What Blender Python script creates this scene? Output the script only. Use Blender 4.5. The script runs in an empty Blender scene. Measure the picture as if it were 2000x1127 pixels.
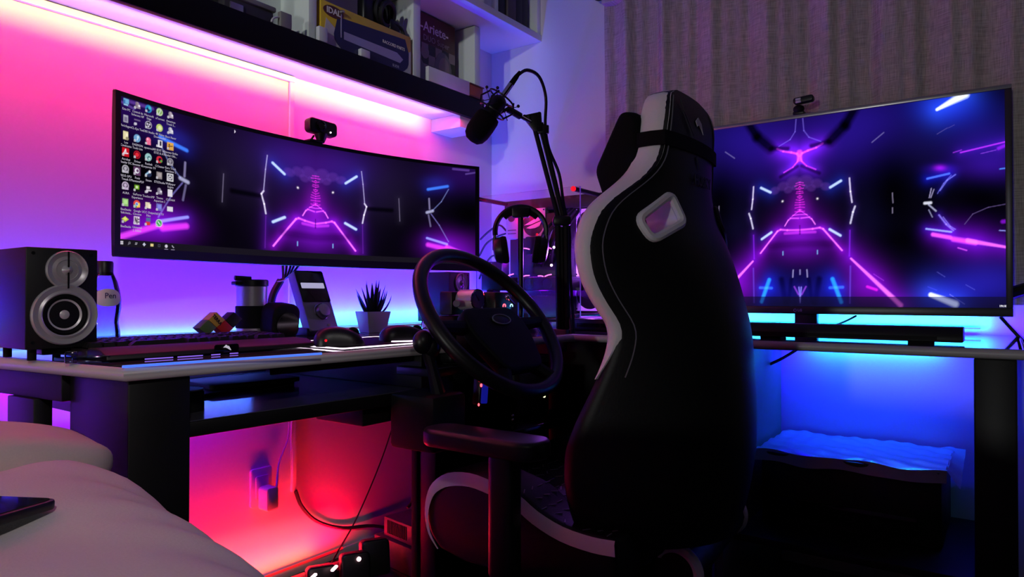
import bpy, bmesh, math, random
import numpy as np
from mathutils import Vector, Matrix
random.seed(7)
SC = bpy.context.scene
COL = SC.collection

# ------------------------------------------------------------------ camera
FPX, CAMH, YAW, PITCH = 1343.0, 0.887, math.radians(35.70), math.radians(0.576)
_Fh = Vector((math.cos(YAW), math.sin(YAW), 0)); _Rv = Vector((math.sin(YAW), -math.cos(YAW), 0)); _Zv = Vector((0, 0, 1))
_Fv = _Fh * math.cos(PITCH) + _Zv * math.sin(PITCH)
_Uv = _Zv * math.cos(PITCH) - _Fh * math.sin(PITCH)
_C = Vector((0, 0, CAMH))
cam = bpy.data.objects.new('camera', bpy.data.cameras.new('camera'))
COL.objects.link(cam)
cam.data.sensor_width = 36.0
cam.data.lens = FPX / 2000.0 * 36.0
cam.data.clip_start = 0.02
cam.matrix_world = Matrix(((_Rv.x, _Uv.x, -_Fv.x, _C.x), (_Rv.y, _Uv.y, -_Fv.y, _C.y), (_Rv.z, _Uv.z, -_Fv.z, _C.z), (0, 0, 0, 1)))
SC.camera = cam

def px(u, v, X=None, Y=None, Z=None, s=None):
    """a pixel of the photograph -> the real point where its sight line meets a plane of the room"""
    d = _Fv + _Rv * ((u - 1000) / FPX) + _Uv * ((563.5 - v) / FPX)
    if X is not None: t = X / d.x
    elif Y is not None: t = Y / d.y
    elif Z is not None: t = (Z - CAMH) / d.z
    else: t = s
    return _C + d * t

# ------------------------------------------------------------------ world, exposure, lights
SC.view_settings.view_transform = 'Standard'
SC.view_settings.look = 'None'
SC.view_settings.gamma = 1.0
SC.view_settings.exposure = 0.0
SC.view_settings.use_curve_mapping = False
W = bpy.data.worlds.new('night'); SC.world = W
W.use_nodes = True
W.node_tree.nodes['Background'].inputs[0].default_value = (0.5, 0.5, 0.55, 1)
W.node_tree.nodes['Background'].inputs[1].default_value = 0.004

def area(name, a, b, width, aim, color, power, spread=180.0):
    """a strip lamp running from a to b, shining towards aim"""
    a, b, aim = Vector(a), Vector(b), Vector(aim).normalized()
    L = bpy.data.lights.new(name, 'AREA'); L.shape = 'RECTANGLE'
    L.size = (b - a).length; L.size_y = width
    L.color = color; L.energy = power; L.spread = math.radians(spread)
    o = bpy.data.objects.new(name, L); COL.objects.link(o)
    x = (b - a).normalized(); z = -aim; z = (z - x * z.dot(x)).normalized(); y = z.cross(x)
    c = (a + b) / 2
    o.matrix_world = Matrix(((x.x, y.x, z.x, c.x), (x.y, y.y, z.y, c.y), (x.z, y.z, z.z, c.z), (0, 0, 0, 1)))
    return o
def point(name, loc, color, power, r=0.02):
    L = bpy.data.lights.new(name, 'POINT'); L.color = color; L.energy = power; L.shadow_soft_size = r
    o = bpy.data.objects.new(name, L); o.location = loc; COL.objects.link(o); return o

YW, XW = 1.85, 2.42
DZ = 0.774                       # desk top height
# LED strip behind the shelf fascia: a warm core that reaches only the top of the wall and a wide magenta glow
area('shelf_led_warm', (-0.6, 1.690, 1.560), (1.97, 1.690, 1.560), 0.01, (0, 1, 0.11), (1.0, 0.66, 0.14), 1.7, 60)
area('shelf_led_pink', (-0.6, 1.688, 1.562), (2.005, 1.688, 1.562), 0.01, (0.06, 0.42, -0.9), (1.0, 0.0, 0.15), 8.5, 180)
# LED strips along the back edge of the left desk: deep blue glow with a cyan core
area('desk_led_left', (0.10, 1.790, 0.795), (1.40, 1.790, 0.795), 0.01, (0, 0.25, 0.97), (0.02, 0.0, 1.0), 7.0, 180)
area('desk_led_left_core', (0.30, 1.838, 0.782), (1.40, 1.838, 0.782), 0.01, (0, 0.25, 0.97), (0.1, 0.6, 1.0), 0.30, 180)
area('desk_led_corner', (1.40, 1.78, 0.795), (2.34, 1.78, 0.795), 0.01, (0, 0.25, 0.97), (0.025, 0.0, 1.0), 11.0, 180)
area('desk_led_corner_core', (1.38, 1.832, 0.782), (2.30, 1.832, 0.782), 0.01, (0, 0.3, 0.95), (0.0, 0.85, 1.0), 1.5, 180)
area('desk_led_under', (0.66, 1.69, 0.742), (1.12, 1.69, 0.742), 0.01, (0, -0.25, -1.0), (0.06, 0.16, 1.0), 1.1, 180)
area('desk_led_under_wall', (0.05, 1.78, 0.735), (1.15, 1.78, 0.735), 0.01, (0, 0.4, -0.9), (0.22, 0.0, 1.0), 5.0, 180)
# red strip on the skirting board
area('floor_led_red', (0.75, 1.79, 0.045), (1.56, 1.79, 0.045), 0.01, (0, 0.2, 0.97), (1.0, 0.0, 0.03), 7.6, 180)
area('floor_led_red_core', (0.95, 1.80, 0.040), (1.45, 1.80, 0.040), 0.01, (0, 0.5, 0.87), (1.0, 0.22, 0.04), 0.45, 180)
# cyan strip behind the right desk
area('tv_led', (2.365, 1.25, 0.79), (2.365, -0.15, 0.79), 0.01, (0.6, 0, 0.75), (0.03, 0.0, 1.0), 6.0, 180)
area('tv_led_core', (2.39, 1.15, 0.80), (2.39, 0.05, 0.80), 0.01, (0.8, 0, 0.5), (0.0, 0.75, 1.0), 1.6, 180)
area('tv_led_under', (2.35, 0.75, 0.735), (2.35, 0.10, 0.735), 0.01, (0.45, 0, -0.9), (0.012, 0.0, 1.0), 3.8, 180)
area('tv_led_under_core', (2.404, 0.52, 0.744), (2.404, 0.16, 0.744), 0.008, (0.35, 0, -0.93), (0.0, 0.75, 1.0), 0.55, 180)
# neutral fill lights added out of view: one lamp far left, two spots
point('left_fill_lamp', (-6.0, 0.30, 0.98), (0.97, 1.0, 0.97), 205.0, 0.16)
def spot(name, loc, target, color, power, deg, blend, r):
    L = bpy.data.lights.new(name, 'SPOT'); L.color = color; L.energy = power; L.spot_size = math.radians(deg); L.spot_blend = blend; L.shadow_soft_size = r
    o = bpy.data.objects.new(name, L); COL.objects.link(o); o.location = loc
    o.rotation_euler = (Vector(target) - Vector(loc)).to_track_quat('-Z', 'Y').to_euler(); return o
spot('bed_fill_spot', (-0.5, -0.8, 1.9), (0.40, 1.08, 0.66), (1.0, 0.95, 0.95), 44.0, 36, 0.9, 0.06)  # added unseen spot that brightens the duvet and the left speaker
spot('shelf_fill_spot', (-2.2, 0.4, 2.3), (1.40, 1.75, 1.90), (0.96, 1.0, 0.97), 115.0, 16, 0.7, 0.05)  # added unseen spot that lifts the shelf dividers and boxes
# lamps inside the open computer case
point('case_lamp_red', (2.17, 1.50, 1.20), (1.0, 0.0, 0.10), 0.5, 0.02)
point('case_lamp_purple', (2.13, 1.24, 1.02), (0.42, 0.10, 1.0), 6.0, 0.02)
point('case_lamp_magenta', (2.16, 1.46, 1.05), (0.50, 0.0, 1.0), 4.0, 0.02)
point('case_lamp_blue', (2.15, 1.40, 0.90), (0.20, 0.0, 1.0), 2.0, 0.02)

# ------------------------------------------------------------------ materials
def lin(c):
    return tuple((x / 255 / 12.92) if x / 255 <= 0.04045 else ((x / 255 + 0.055) / 1.055) ** 2.4 for x in c)
MATS = {}
def mat(name, rgb, rough=0.5, metal=0.0, emit=None, es=1.0, nscale=40.0, namt=0.06, bump=0.0, spec=0.5, coat=0.0, stretch=(1, 1, 1), sheen=0.0):
    m = bpy.data.materials.new(name); m.use_nodes = True
    nt = m.node_tree; b = nt.nodes['Principled BSDF']
    c = lin(rgb)
    tc = nt.nodes.new('ShaderNodeTexCoord'); mp = nt.nodes.new('ShaderNodeMapping'); mp.inputs['Scale'].default_value = stretch
    nz = nt.nodes.new('ShaderNodeTexNoise'); nz.inputs['Scale'].default_value = nscale; nz.inputs['Detail'].default_value = 4
    nt.links.new(tc.outputs['Object'], mp.inputs['Vector']); nt.links.new(mp.outputs['Vector'], nz.inputs['Vector'])
    mx = nt.nodes.new('ShaderNodeMix'); mx.data_type = 'RGBA'
    mx.inputs['A'].default_value = tuple(x * (1 - namt) for x in c) + (1,)
    mx.inputs['B'].default_value = tuple(min(1, x * (1 + namt)) for x in c) + (1,)
    nt.links.new(nz.outputs['Fac'], mx.inputs['Factor'])
    nt.links.new(mx.outputs['Result'], b.inputs['Base Color'])
    b.inputs['Roughness'].default_value = rough; b.inputs['Metallic'].default_value = metal
    b.inputs['Specular IOR Level'].default_value = spec
    b.inputs['Coat Weight'].default_value = coat; b.inputs['Coat Roughness'].default_value = 0.1
    b.inputs['Sheen Weight'].default_value = sheen
    if emit is not None:
        b.inputs['Emission Color'].default_value = lin(emit) + (1,); b.inputs['Emission Strength'].default_value = es
    if bump:
        bp = nt.nodes.new('ShaderNodeBump'); bp.inputs['Strength'].default_value = bump; bp.inputs['Distance'].default_value = 0.004
        nt.links.new(nz.outputs['Fac'], bp.inputs['Height']); nt.links.new(bp.outputs['Normal'], b.inputs['Normal'])
    MATS[name] = m
    return m
def glow(name, rgb, s): return mat(name, (8, 8, 8), 0.4, emit=rgb, es=s, namt=0)

M = MATS
mat('wall_paint', (226, 224, 224), 0.85, nscale=180, namt=0.03, bump=0.06, spec=0.2)
mat('ceiling_paint', (215, 214, 212), 0.9, nscale=90, spec=0.2)
mat('floor_dark', (34, 28, 30), 0.45, nscale=30, stretch=(1, 8, 1), namt=0.3)
mat('shelf_white', (218, 226, 220), 0.45, nscale=60, namt=0.02)
mat('fascia_dark', (11, 8, 9), 0.6, nscale=40, stretch=(1, 8, 8), namt=0.2, spec=0.15)
mat('desk_top', (70, 66, 74), 0.035, nscale=60, namt=0.05, spec=0.6)
mat('desk_rim', (178, 172, 174), 0.42, nscale=60, namt=0.03)
mat('desk_black', (13, 12, 14), 0.5, nscale=60, namt=0.1, spec=0.3)
mat('panel_grey', (96, 94, 100), 0.5, nscale=60, namt=0.05)
mat('desk_shelf_top', (70, 68, 78), 0.22, nscale=25, stretch=(1, 6, 1), namt=0.25)
mat('black_plastic', (13, 13, 15), 0.38, nscale=200, namt=0.1, bump=0.02, spec=0.4)
mat('black_matte', (9, 9, 10), 0.7, nscale=200, namt=0.1, bump=0.03, spec=0.25)
mat('black_gloss', (8, 8, 10), 0.12, nscale=50)
mat('rubber', (10, 10, 11), 0.8, nscale=200, spec=0.2)
mat('speaker_wood', (14, 13, 16), 0.5, nscale=60, stretch=(1, 1, 9), namt=0.2, spec=0.35)
mat('silver', (176, 176, 180), 0.3, metal=1.0, nscale=80, namt=0.05)
mat('brushed_steel', (190, 184, 188), 0.3, metal=0.6, nscale=50, stretch=(1, 1, 14), namt=0.08)
mat('cone_grey', (208, 204, 204), 0.36, metal=0.2, nscale=90)
mat('ring_grey', (168, 164, 166), 0.33, metal=0.25, nscale=90)
mat('chrome', (210, 210, 214), 0.1, metal=1.0, nscale=40, namt=0.02)
mat('dark_metal', (40, 40, 44), 0.35, metal=0.8, nscale=80)
mat('chair_black', (10, 10, 12), 0.5, nscale=260, namt=0.15, bump=0.08, spec=0.3)
mat('chair_white', (228, 224, 228), 0.5, nscale=200, namt=0.03, bump=0.04)
mat('thread', (120, 116, 128), 0.6)
mat('print_grey', (58, 58, 62), 0.6)
mat('print_dim', (30, 30, 36), 0.6)
mat('cloth_black', (9, 8, 10), 0.9, nscale=300, bump=0.15, spec=0.2)
mat('duvet', (200, 190, 190), 0.92, nscale=420, namt=0.07, bump=0.10, spec=0.15)
mat('pillowcase', (200, 184, 178), 0.92, nscale=420, namt=0.06, bump=0.10, spec=0.15)
mat('mattress', (150, 146, 142), 0.9)
mat('steel_white', (190, 190, 196), 0.5)
mat('cable_black', (9, 9, 11), 0.55)
mat('cable_grey', (60, 58, 66), 0.55)
mat('cable_white', (190, 186, 190), 0.5)
mat('pot_white', (214, 206, 208), 0.4, nscale=50, namt=0.03)
mat('leaf', (26, 44, 34), 0.45, nscale=40, namt=0.3)
mat('soil', (30, 24, 20), 0.9, nscale=120, bump=0.4)
mat('block_green', (86, 112, 64), 0.5); mat('block_yellow', (222, 168, 74), 0.5); mat('block_red', (196, 30, 24), 0.5); mat('block_black', (18, 16, 20), 0.5)
mat('keycap', (18, 13, 15), 0.45, nscale=300)
mat('keyboard_body', (24, 14, 17), 0.5, nscale=200)
mat('box_yellow', (206, 172, 44), 0.45); mat('box_navy', (34, 34, 84), 0.35); mat('box_card', (196, 190, 184), 0.6); mat('box_red', (120, 26, 30), 0.5)
mat('box_maroon', (86, 40, 44), 0.5, nscale=20); mat('box_tan', (150, 132, 126), 0.55); mat('box_dark', (40, 34, 38), 0.5); mat('box_grey', (118, 112, 112), 0.5)
mat('print_white', (226, 220, 216), 0.5); mat('print_lilac', (158, 150, 190), 0.5)
mat('terracotta', (150, 74, 58), 0.7, nscale=60)
mat('paper_white', (206, 206, 210), 0.7)
mat('grey_case', (128, 126, 124), 0.4); mat('grey_dark', (52, 48, 52), 0.5)
mat('bezel_silver', (150, 148, 152), 0.3, metal=0.7)
mat('bezel_dark', (52, 49, 56), 0.35, metal=0.3)
mat('case_black', (15, 14, 17), 0.45)
mat('pcb', (18, 16, 26), 0.5, nscale=60, namt=0.4)
mat('fan_white', (206, 200, 210), 0.5)
mat('fan_blade', (22, 20, 30), 0.4)
mat('lcd_lit', (40, 40, 50), 0.3, emit=(190, 186, 226), es=0.75)
mat('device_grey', (128, 126, 134), 0.42, metal=0.3, nscale=90)
mat('printer_dark', (14, 14, 17), 0.45)
mat('can_silver', (196, 190, 194), 0.3, metal=0.35)
mat('gauge_face', (56, 62, 150), 0.35)
mat('phone_black', (7, 7, 9), 0.08)
mat('ups_grey', (70, 62, 64), 0.45)
mat('wire_shade', (190, 188, 190), 0.5)
mat('drum_brown', (60, 44, 40), 0.5)
mat('book_a', (36, 30, 40), 0.6); mat('book_b', (70, 56, 64), 0.6); mat('book_c', (24, 20, 26), 0.6)
glow('led_white', (255, 225, 255), 3.0)
glow('led_blue', (90, 140, 255), 1.6)
glow('led_red', (255, 60, 70), 6.0)
glow('led_redsoft', (255, 20, 40), 0.9)
glow('led_pink', (255, 120, 220), 2.2)
glow('led_hot', (255, 190, 200), 7.0)
glow('led_purple', (150, 70, 255), 1.3)
glow('screen_white', (205, 198, 215), 0.75)
glow('text_white', (235, 235, 245), 1.1)
glow('display_blue', (20, 24, 160), 0.55)
glow('display_cyan', (180, 235, 255), 1.5)
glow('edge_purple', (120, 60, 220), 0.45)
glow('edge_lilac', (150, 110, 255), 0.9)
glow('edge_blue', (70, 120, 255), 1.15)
glow('led_yellow', (235, 240, 170), 3.0)

def glass_mat(name, tint, gloss, rough=0.03):
    m = bpy.data.materials.new(name); m.use_nodes = True; nt = m.node_tree
    nt.nodes.remove(nt.nodes['Principled BSDF']); out = nt.nodes['Material Output']
    t = nt.nodes.new('ShaderNodeBsdfTransparent'); t.inputs[0].default_value = tuple(tint) + (1,)
    g = nt.nodes.new('ShaderNodeBsdfGlossy'); g.inputs['Roughness'].default_value = rough
    fr = nt.nodes.new('ShaderNodeFresnel'); fr.inputs[0].default_value = 1.45
    mu = nt.nodes.new('ShaderNodeMath'); mu.operation = 'MULTIPLY'; mu.inputs[1].default_value = gloss
    mx = nt.nodes.new('ShaderNodeMixShader')
    nt.links.new(fr.outputs[0], mu.inputs[0]); nt.links.new(mu.outputs[0], mx.inputs[0])
    nt.links.new(t.outputs[0], mx.inputs[1]); nt.links.new(g.outputs[0], mx.inputs[2]); nt.links.new(mx.outputs[0], out.inputs[0])
    M[name] = m; return m
glass_mat('case_glass', (0.93, 0.93, 0.95), 0.8)
glass_mat('bottle_plastic', (0.62, 0.70, 0.82), 1.6, 0.08)
def plastic_film():
    m = mat('plastic_film', (150, 146, 190), 0.28, nscale=9, bump=0.6, coat=0.6)
plastic_film()

def curtain_mat():
    m = bpy.data.materials.new('curtain_linen'); m.use_nodes = True; nt = m.node_tree; b = nt.nodes['Principled BSDF']
    tc = nt.nodes.new('ShaderNodeTexCoord')
    cols = []
    for st in ((1, 260, 14), (1, 14, 260)):
        mp = nt.nodes.new('ShaderNodeMapping'); mp.inputs['Scale'].default_value = st
        nz = nt.nodes.new('ShaderNodeTexNoise'); nz.inputs['Scale'].default_value = 1.6; nz.inputs['Detail'].default_value = 3
        nt.links.new(tc.outputs['Object'], mp.inputs[0]); nt.links.new(mp.outputs[0], nz.inputs['Vector']); cols.append(nz)
    ad = nt.nodes.new('ShaderNodeMath'); ad.operation = 'ADD'
    nt.links.new(cols[0].outputs['Fac'], ad.inputs[0]); nt.links.new(cols[1].outputs['Fac'], ad.inputs[1])
    rp = nt.nodes.new('ShaderNodeMapRange'); rp.inputs['From Min'].default_value = 0.6; rp.inputs['From Max'].default_value = 1.4
    nt.links.new(ad.outputs[0], rp.inputs['Value'])
    mx = nt.nodes.new('ShaderNodeMix'); mx.data_type = 'RGBA'
    mx.inputs['A'].default_value = lin((136, 127, 122)) + (1,); mx.inputs['B'].default_value = lin((212, 200, 192)) + (1,)
    nt.links.new(rp.outputs[0], mx.inputs['Factor']); nt.links.new(mx.outputs['Result'], b.inputs['Base Color'])
    b.inputs['Roughness'].default_value = 0.95; b.inputs['Specular IOR Level'].default_value = 0.1
    bp = nt.nodes.new('ShaderNodeBump'); bp.inputs['Strength'].default_value = 0.25; bp.inputs['Distance'].default_value = 0.002
    nt.links.new(ad.outputs[0], bp.inputs['Height']); nt.links.new(bp.outputs['Normal'], b.inputs['Normal'])
    M['curtain_linen'] = m
curtain_mat()

def screen_mat(name, strength):
    m = bpy.data.materials.new(name); m.use_nodes = True; nt = m.node_tree; b = nt.nodes['Principled BSDF']
    at = nt.nodes.new('ShaderNodeAttribute'); at.attribute_name = 'pixels'
    b.inputs['Base Color'].default_value = (0.002, 0.002, 0.003, 1); b.inputs['Roughness'].default_value = 0.12; b.inputs['Specular IOR Level'].default_value = 0.0
    nt.links.new(at.outputs['Color'], b.inputs['Emission Color']); b.inputs['Emission Strength'].default_value = strength
    M[name] = m
screen_mat('display_wide', 1.0); screen_mat('display_tv', 1.0)

# ------------------------------------------------------------------ mesh helpers
def rot(axis, deg): return Matrix.Rotation(math.radians(deg), 4, axis)
def T(x, y=None, z=None): return Matrix.Translation(Vector((x, y, z)) if y is not None else Vector(x))
def frame(o, x, y):
    """matrix with origin o, x axis x, y axis near y"""
    x = Vector(x).normalized(); y = Vector(y); z = x.cross(y).normalized(); y = z.cross(x)
    return Matrix(((x.x, y.x, z.x, o[0]), (x.y, y.y, z.y, o[1]), (x.z, y.z, z.z, o[2]), (0, 0, 0, 1)))
class MB:
    def __init__(s): s.v = []; s.f = []
    def add(s, vs, fs, m=None):
        k = len(s.v)
        s.v += [tuple(m @ Vector(p)) if m is not None else tuple(p) for p in vs]
        s.f += [tuple(i + k for i in f) for f in fs]
        return s
    def box(s, c, d, m=None):
        x, y, z = d[0] / 2, d[1] / 2, d[2] / 2
        vs = [(c[0] + i * x, c[1] + j * y, c[2] + k * z) for i in (-1, 1) for j in (-1, 1) for k in (-1, 1)]
        return s.add(vs, [(0, 1, 3, 2), (4, 6, 7, 5), (0, 4, 5, 1), (2, 3, 7, 6), (0, 2, 6, 4), (1, 5, 7, 3)], m)
    def span(s, x0, x1, y0, y1, z0, z1, m=None):
        return s.box(((x0 + x1) / 2, (y0 + y1) / 2, (z0 + z1) / 2), (abs(x1 - x0), abs(y1 - y0), abs(z1 - z0)), m)
    def lathe(s, prof, n=24, m=None, cap=True):
        vs = [(r * math.cos(2 * math.pi * i / n), r * math.sin(2 * math.pi * i / n), z) for r, z in prof for i in range(n)]
        fs = [(j * n + i, j * n + (i + 1) % n, (j + 1) * n + (i + 1) % n, (j + 1) * n + i) for j in range(len(prof) - 1) for i in range(n)]
        if cap: fs += [tuple(range(n))[::-1], tuple(range((len(prof) - 1) * n, len(prof) * n))]
        return s.add(vs, fs, m)
    def cyl(s, a, b, r, r2=None, n=16):
        a, b = Vector(a), Vector(b); d = b - a
        q = Vector((0, 0, 1)).rotation_difference(d).to_matrix().to_4x4()
        return s.lathe([(r, 0), (r if r2 is None else r2, d.length)], n, T(a) @ q)
    def tube(s, pts, r, n=8, closed=False):
        P = [Vector(p) for p in pts]; N = len(P)
        rr = r if isinstance(r, (list, tuple)) else [r] * N
        vs = []; up = None
        for i in range(N):
            a = P[i - 1] if (i or closed) else P[i]; b = P[(i + 1) % N] if (i < N - 1 or closed) else P[i]
            t = (b - a).normalized()
            if up is None:
                up = Vector((0, 0, 1)) if abs(t.z) < 0.9 else Vector((1, 0, 0))
            x = t.cross(up)
            if x.length < 1e-6: x = t.orthogonal()
            x.normalize(); y = x.cross(t).normalized(); up = y
            vs += [tuple(P[i] + (x * math.cos(2 * math.pi * k / n) + y * math.sin(2 * math.pi * k / n)) * rr[i]) for k in range(n)]
        fs = []
        for j in range(N if closed else N - 1):
            j2 = (j + 1) % N
            fs += [(j * n + k, j * n + (k + 1) % n, j2 * n + (k + 1) % n, j2 * n + k) for k in range(n)]
        if not closed: fs += [tuple(range(n))[::-1], tuple(range((N - 1) * n, N * n))]
        return s.add(vs, fs)
    def torus(s, m, R, r, n=40, k=10, a0=0.0, a1=2 * math.pi):
        full = abs(a1 - a0) > 6.28
        cnt = n if full else n + 1
        pts = [m @ Vector((R * math.cos(a0 + (a1 - a0) * i / n), R * math.sin(a0 + (a1 - a0) * i / n), 0)) for i in range(cnt)]
        return s.tube(pts, r, k, full)
    def sphere(s, c, r, m=None, n=16, k=10):
        r = r if isinstance(r, (tuple, list)) else (r, r, r)
        vs = [(c[0], c[1], c[2] - r[2])]
        for j in range(1, k):
            a = -math.pi / 2 + math.pi * j / k
            vs += [(c[0] + r[0] * math.cos(a) * math.cos(2 * math.pi * i / n), c[1] + r[1] * math.cos(a) * math.sin(2 * math.pi * i / n), c[2] + r[2] * math.sin(a)) for i in range(n)]
        vs.append((c[0], c[1], c[2] + r[2])); L = len(vs) - 1
        fs = [(0, 1 + (i + 1) % n, 1 + i) for i in range(n)]
        for j in range(k - 2): fs += [(1 + j * n + i, 1 + j * n + (i + 1) % n, 1 + (j + 1) * n + (i + 1) % n, 1 + (j + 1) * n + i) for i in range(n)]
        fs += [(L, 1 + (k - 2) * n + i, 1 + (k - 2) * n + (i + 1) % n) for i in range(n)]
        return s.add(vs, fs, m)
    def prism(s, poly, h, m=None):
        n = len(poly)
        vs = [(p[0], p[1], 0) for p in poly] + [(p[0], p[1], h) for p in poly]
        fs = [tuple(range(n))[::-1], tuple(range(n, 2 * n))] + [(i, (i + 1) % n, n + (i + 1) % n, n + i) for i in range(n)]
        return s.add(vs, fs, m)
    def grid(s, fn, nu, nv, flip=False):
        vs = [tuple(fn(i / nu, j / nv)) for j in range(nv + 1) for i in range(nu + 1)]
        w = nu + 1
        fs = [(j * w + i, j * w + i + 1, (j + 1) * w + i + 1, (j + 1) * w + i) for j in range(nv) for i in range(nu)]
        if flip: fs = [f[::-1] for f in fs]
        return s.add(vs, fs)
    def build(s, name, material, parent=None, bevel=0.0, seg=2, smooth=35, origin=None, fix=True):
        me = bpy.data.meshes.new(name)
        if parent is not None: o0 = Vector(parent.get('_o', (0, 0, 0)))
        elif origin is not None: o0 = Vector(origin)
        else:
            a = np.array(s.v); lo, hi = a.min(0), a.max(0); o0 = Vector(((lo[0] + hi[0]) / 2, (lo[1] + hi[1]) / 2, lo[2]))
        me.from_pydata([tuple(Vector(p) - o0) for p in s.v], [], s.f)
        if fix or bevel:
            bm = bmesh.new(); bm.from_mesh(me)
            if fix: bmesh.ops.recalc_face_normals(bm, faces=bm.faces)
            if bevel:
                es = [e for e in bm.edges if len(e.link_faces) == 2 and e.calc_face_angle(0) > math.radians(40)]
                bmesh.ops.bevel(bm, geom=es, offset=bevel, segments=seg, affect='EDGES', profile=0.5, clamp_overlap=True)
            bm.to_mesh(me); bm.free()
        if smooth:
            me.shade_smooth(); me.set_sharp_from_angle(angle=math.radians(smooth))
        me.materials.append(M[material] if isinstance(material, str) else material)
        o = bpy.data.objects.new(name, me); COL.objects.link(o)
        if parent is not None: o.parent = parent; o['_o'] = tuple(o0)
        else: o.location = o0; o['_o'] = tuple(o0)
        return o
def thing(name, label, cat, loc, group=None):
    o = bpy.data.objects.new(name, None); COL.objects.link(o); o.location = loc; o['_o'] = tuple(loc); o.empty_display_size = 0.05
    o['label'] = label; o['category'] = cat
    if group: o['group'] = group
    return o
def tag(o, label, cat, group=None):
    o['label'] = label; o['category'] = cat
    if group: o['group'] = group
    return o
def struct(o): o['kind'] = 'structure'; return o
def dup(root, loc, label, group=None):
    r = root.copy(); COL.objects.link(r); r.location = loc; r['label'] = label; r['_o'] = tuple(loc)
    if group: r['group'] = group
    for ch in list(root.children):
        c = ch.copy(); COL.objects.link(c); c.parent = r
        for g in ch.children:
            d = g.copy(); COL.objects.link(d); d.parent = c
    return r
def text(body, m, size, material, parent, name='lettering', depth=0.0004, align='CENTER', sx=1.0, bold=0.0):
    """flat lettering; m places it: x along the writing, y up, z out of the surface"""
    cu = bpy.data.curves.new(name, 'FONT'); cu.body = body; cu.size = size; cu.extrude = depth; cu.offset = bold
    cu.align_x = align; cu.align_y = 'CENTER'; cu.resolution_u = 2
    cu.materials.append(M[material])
    o = bpy.data.objects.new(name, cu); COL.objects.link(o)
    o.parent = parent
    o.matrix_local = T(-Vector(parent.get('_o', (0, 0, 0)))) @ m @ Matrix.Diagonal((sx, 1, 1, 1))
    o['_o'] = tuple(parent.get('_o', (0, 0, 0)))
    return o
def rrect(w, h, r, n=5):
    pts = []
    for cx, cy, a in ((w / 2 - r, h / 2 - r, 0), (-w / 2 + r, h / 2 - r, 90), (-w / 2 + r, -h / 2 + r, 180), (w / 2 - r, -h / 2 + r, 270)):
        for i in range(n + 1):
            t = math.radians(a + 90 * i / n); pts.append((cx + r * math.cos(t), cy + r * math.sin(t)))
    return pts
def circ(r, n=32, a0=0, a1=360, ry=None):
    return [(r * math.cos(math.radians(a0 + (a1 - a0) * i / n)), (ry or r) * math.sin(math.radians(a0 + (a1 - a0) * i / n))) for i in range(n)]
def bez(p, n=24):
    """smooth curve through points (Catmull-Rom)"""
    P = [Vector(q) for q in p]; P = [P[0] * 2 - P[1]] + P + [P[-1] * 2 - P[-2]]; out = []
    k = max(2, n // (len(P) - 3))
    for i in range(1, len(P) - 2):
        for j in range(k):
            t = j / k
            out.append(0.5 * (2 * P[i] + (P[i + 1] - P[i - 1]) * t + (2 * P[i - 1] - 5 * P[i] + 4 * P[i + 1] - P[i + 2]) * t * t + (3 * P[i] - 3 * P[i + 1] + P[i + 2] - P[i - 1]) * t ** 3))
    out.append(P[-2]); return out
# axes: XYZ frames facing the seat (-Y) and facing -X
def face_front(o): return frame(o, (1, 0, 0), (0, 0, 1))          # x right, y up, z = -Y
def face_left(o): return frame(o, (0, -1, 0), (0, 0, 1))          # on a plane X=const seen from -X: x runs towards -Y, z = -X

# ================================================================== ROOM
struct(MB().span(-3.2, XW + 0.1, -1.6, YW + 0.1, -0.08, 0).build('floor', 'floor_dark', smooth=0))
struct(MB().span(-3.2, XW + 0.1, YW, YW + 0.1, 0, 2.62).build('wall_left', 'wall_paint', smooth=0))
struct(MB().span(XW, XW + 0.1, -1.6, YW, 0, 2.62).build('wall_right', 'wall_paint', smooth=0))
struct(MB().span(-3.2, XW + 0.1, -1.6, YW + 0.1, 2.62, 2.70).build('ceiling', 'ceiling_paint', smooth=0))
struct(MB().span(-3.2, XW - 0.012, YW - 0.013, YW, 0, 0.028).build('baseboard_left', 'shelf_white', bevel=0.003))
struct(MB().span(XW - 0.013, XW, -1.6, YW - 0.013, 0, 0.06).build('baseboard_right', 'shelf_white', bevel=0.003))

# ------------------------------------------------------------------ wall shelves
UZ = 1.585                       # underside of the lower shelf
FY = 1.68                        # front of the lower shelf
s = thing('wall_shelf', 'long white wall shelf with a black front board and open cubbies above the wide monitor', 'shelf', (1.0, YW, UZ))
MB().span(-0.7, 2.15, FY + 0.02, YW, UZ, UZ + 0.03).build('shelf_board', 'shelf_white', s, 0.002)
MB().span(-0.7, 2.15, FY, FY + 0.02, UZ - 0.008, UZ + 0.073).build('front_board', 'fascia_dark', s, 0.002)['label'] = 'black front board'
MB().span(2.024, 2.15, FY + 0.02, YW, UZ - 0.05, UZ).build('end_block', 'shelf_white', s, 0.002)
for x0, x1 in ((0.42, 0.45), (1.318, 1.348), (1.768, 1.805), (2.115, 2.150)):
    MB().span(x0, x1, FY + 0.021, YW, UZ + 0.03, 1.955).build('divider', 'shelf_white', s, 0.002)
MB().span(-0.7, 2.15, YW - 0.012, YW, UZ + 0.03, 1.955).build('back_panel', 'shelf_white', s)
c = thing('upper_cabinet', 'deeper white upper shelf with dark books running into the corner above the cubbies', 'shelf', (1.0, YW, 1.955))
MB().span(-0.7, XW, 1.585, YW, 1.957, 1.985).build('shelf_board', 'shelf_white', c, 0.002)
for x0, x1 in ((0.6, 0.63), (1.5, 1.53), (2.005, 2.035), (2.395, XW)):
    MB().span(x0, x1, 1.59, YW, 1.985, 2.50).build('divider', 'shelf_white', c, 0.002)
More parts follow.
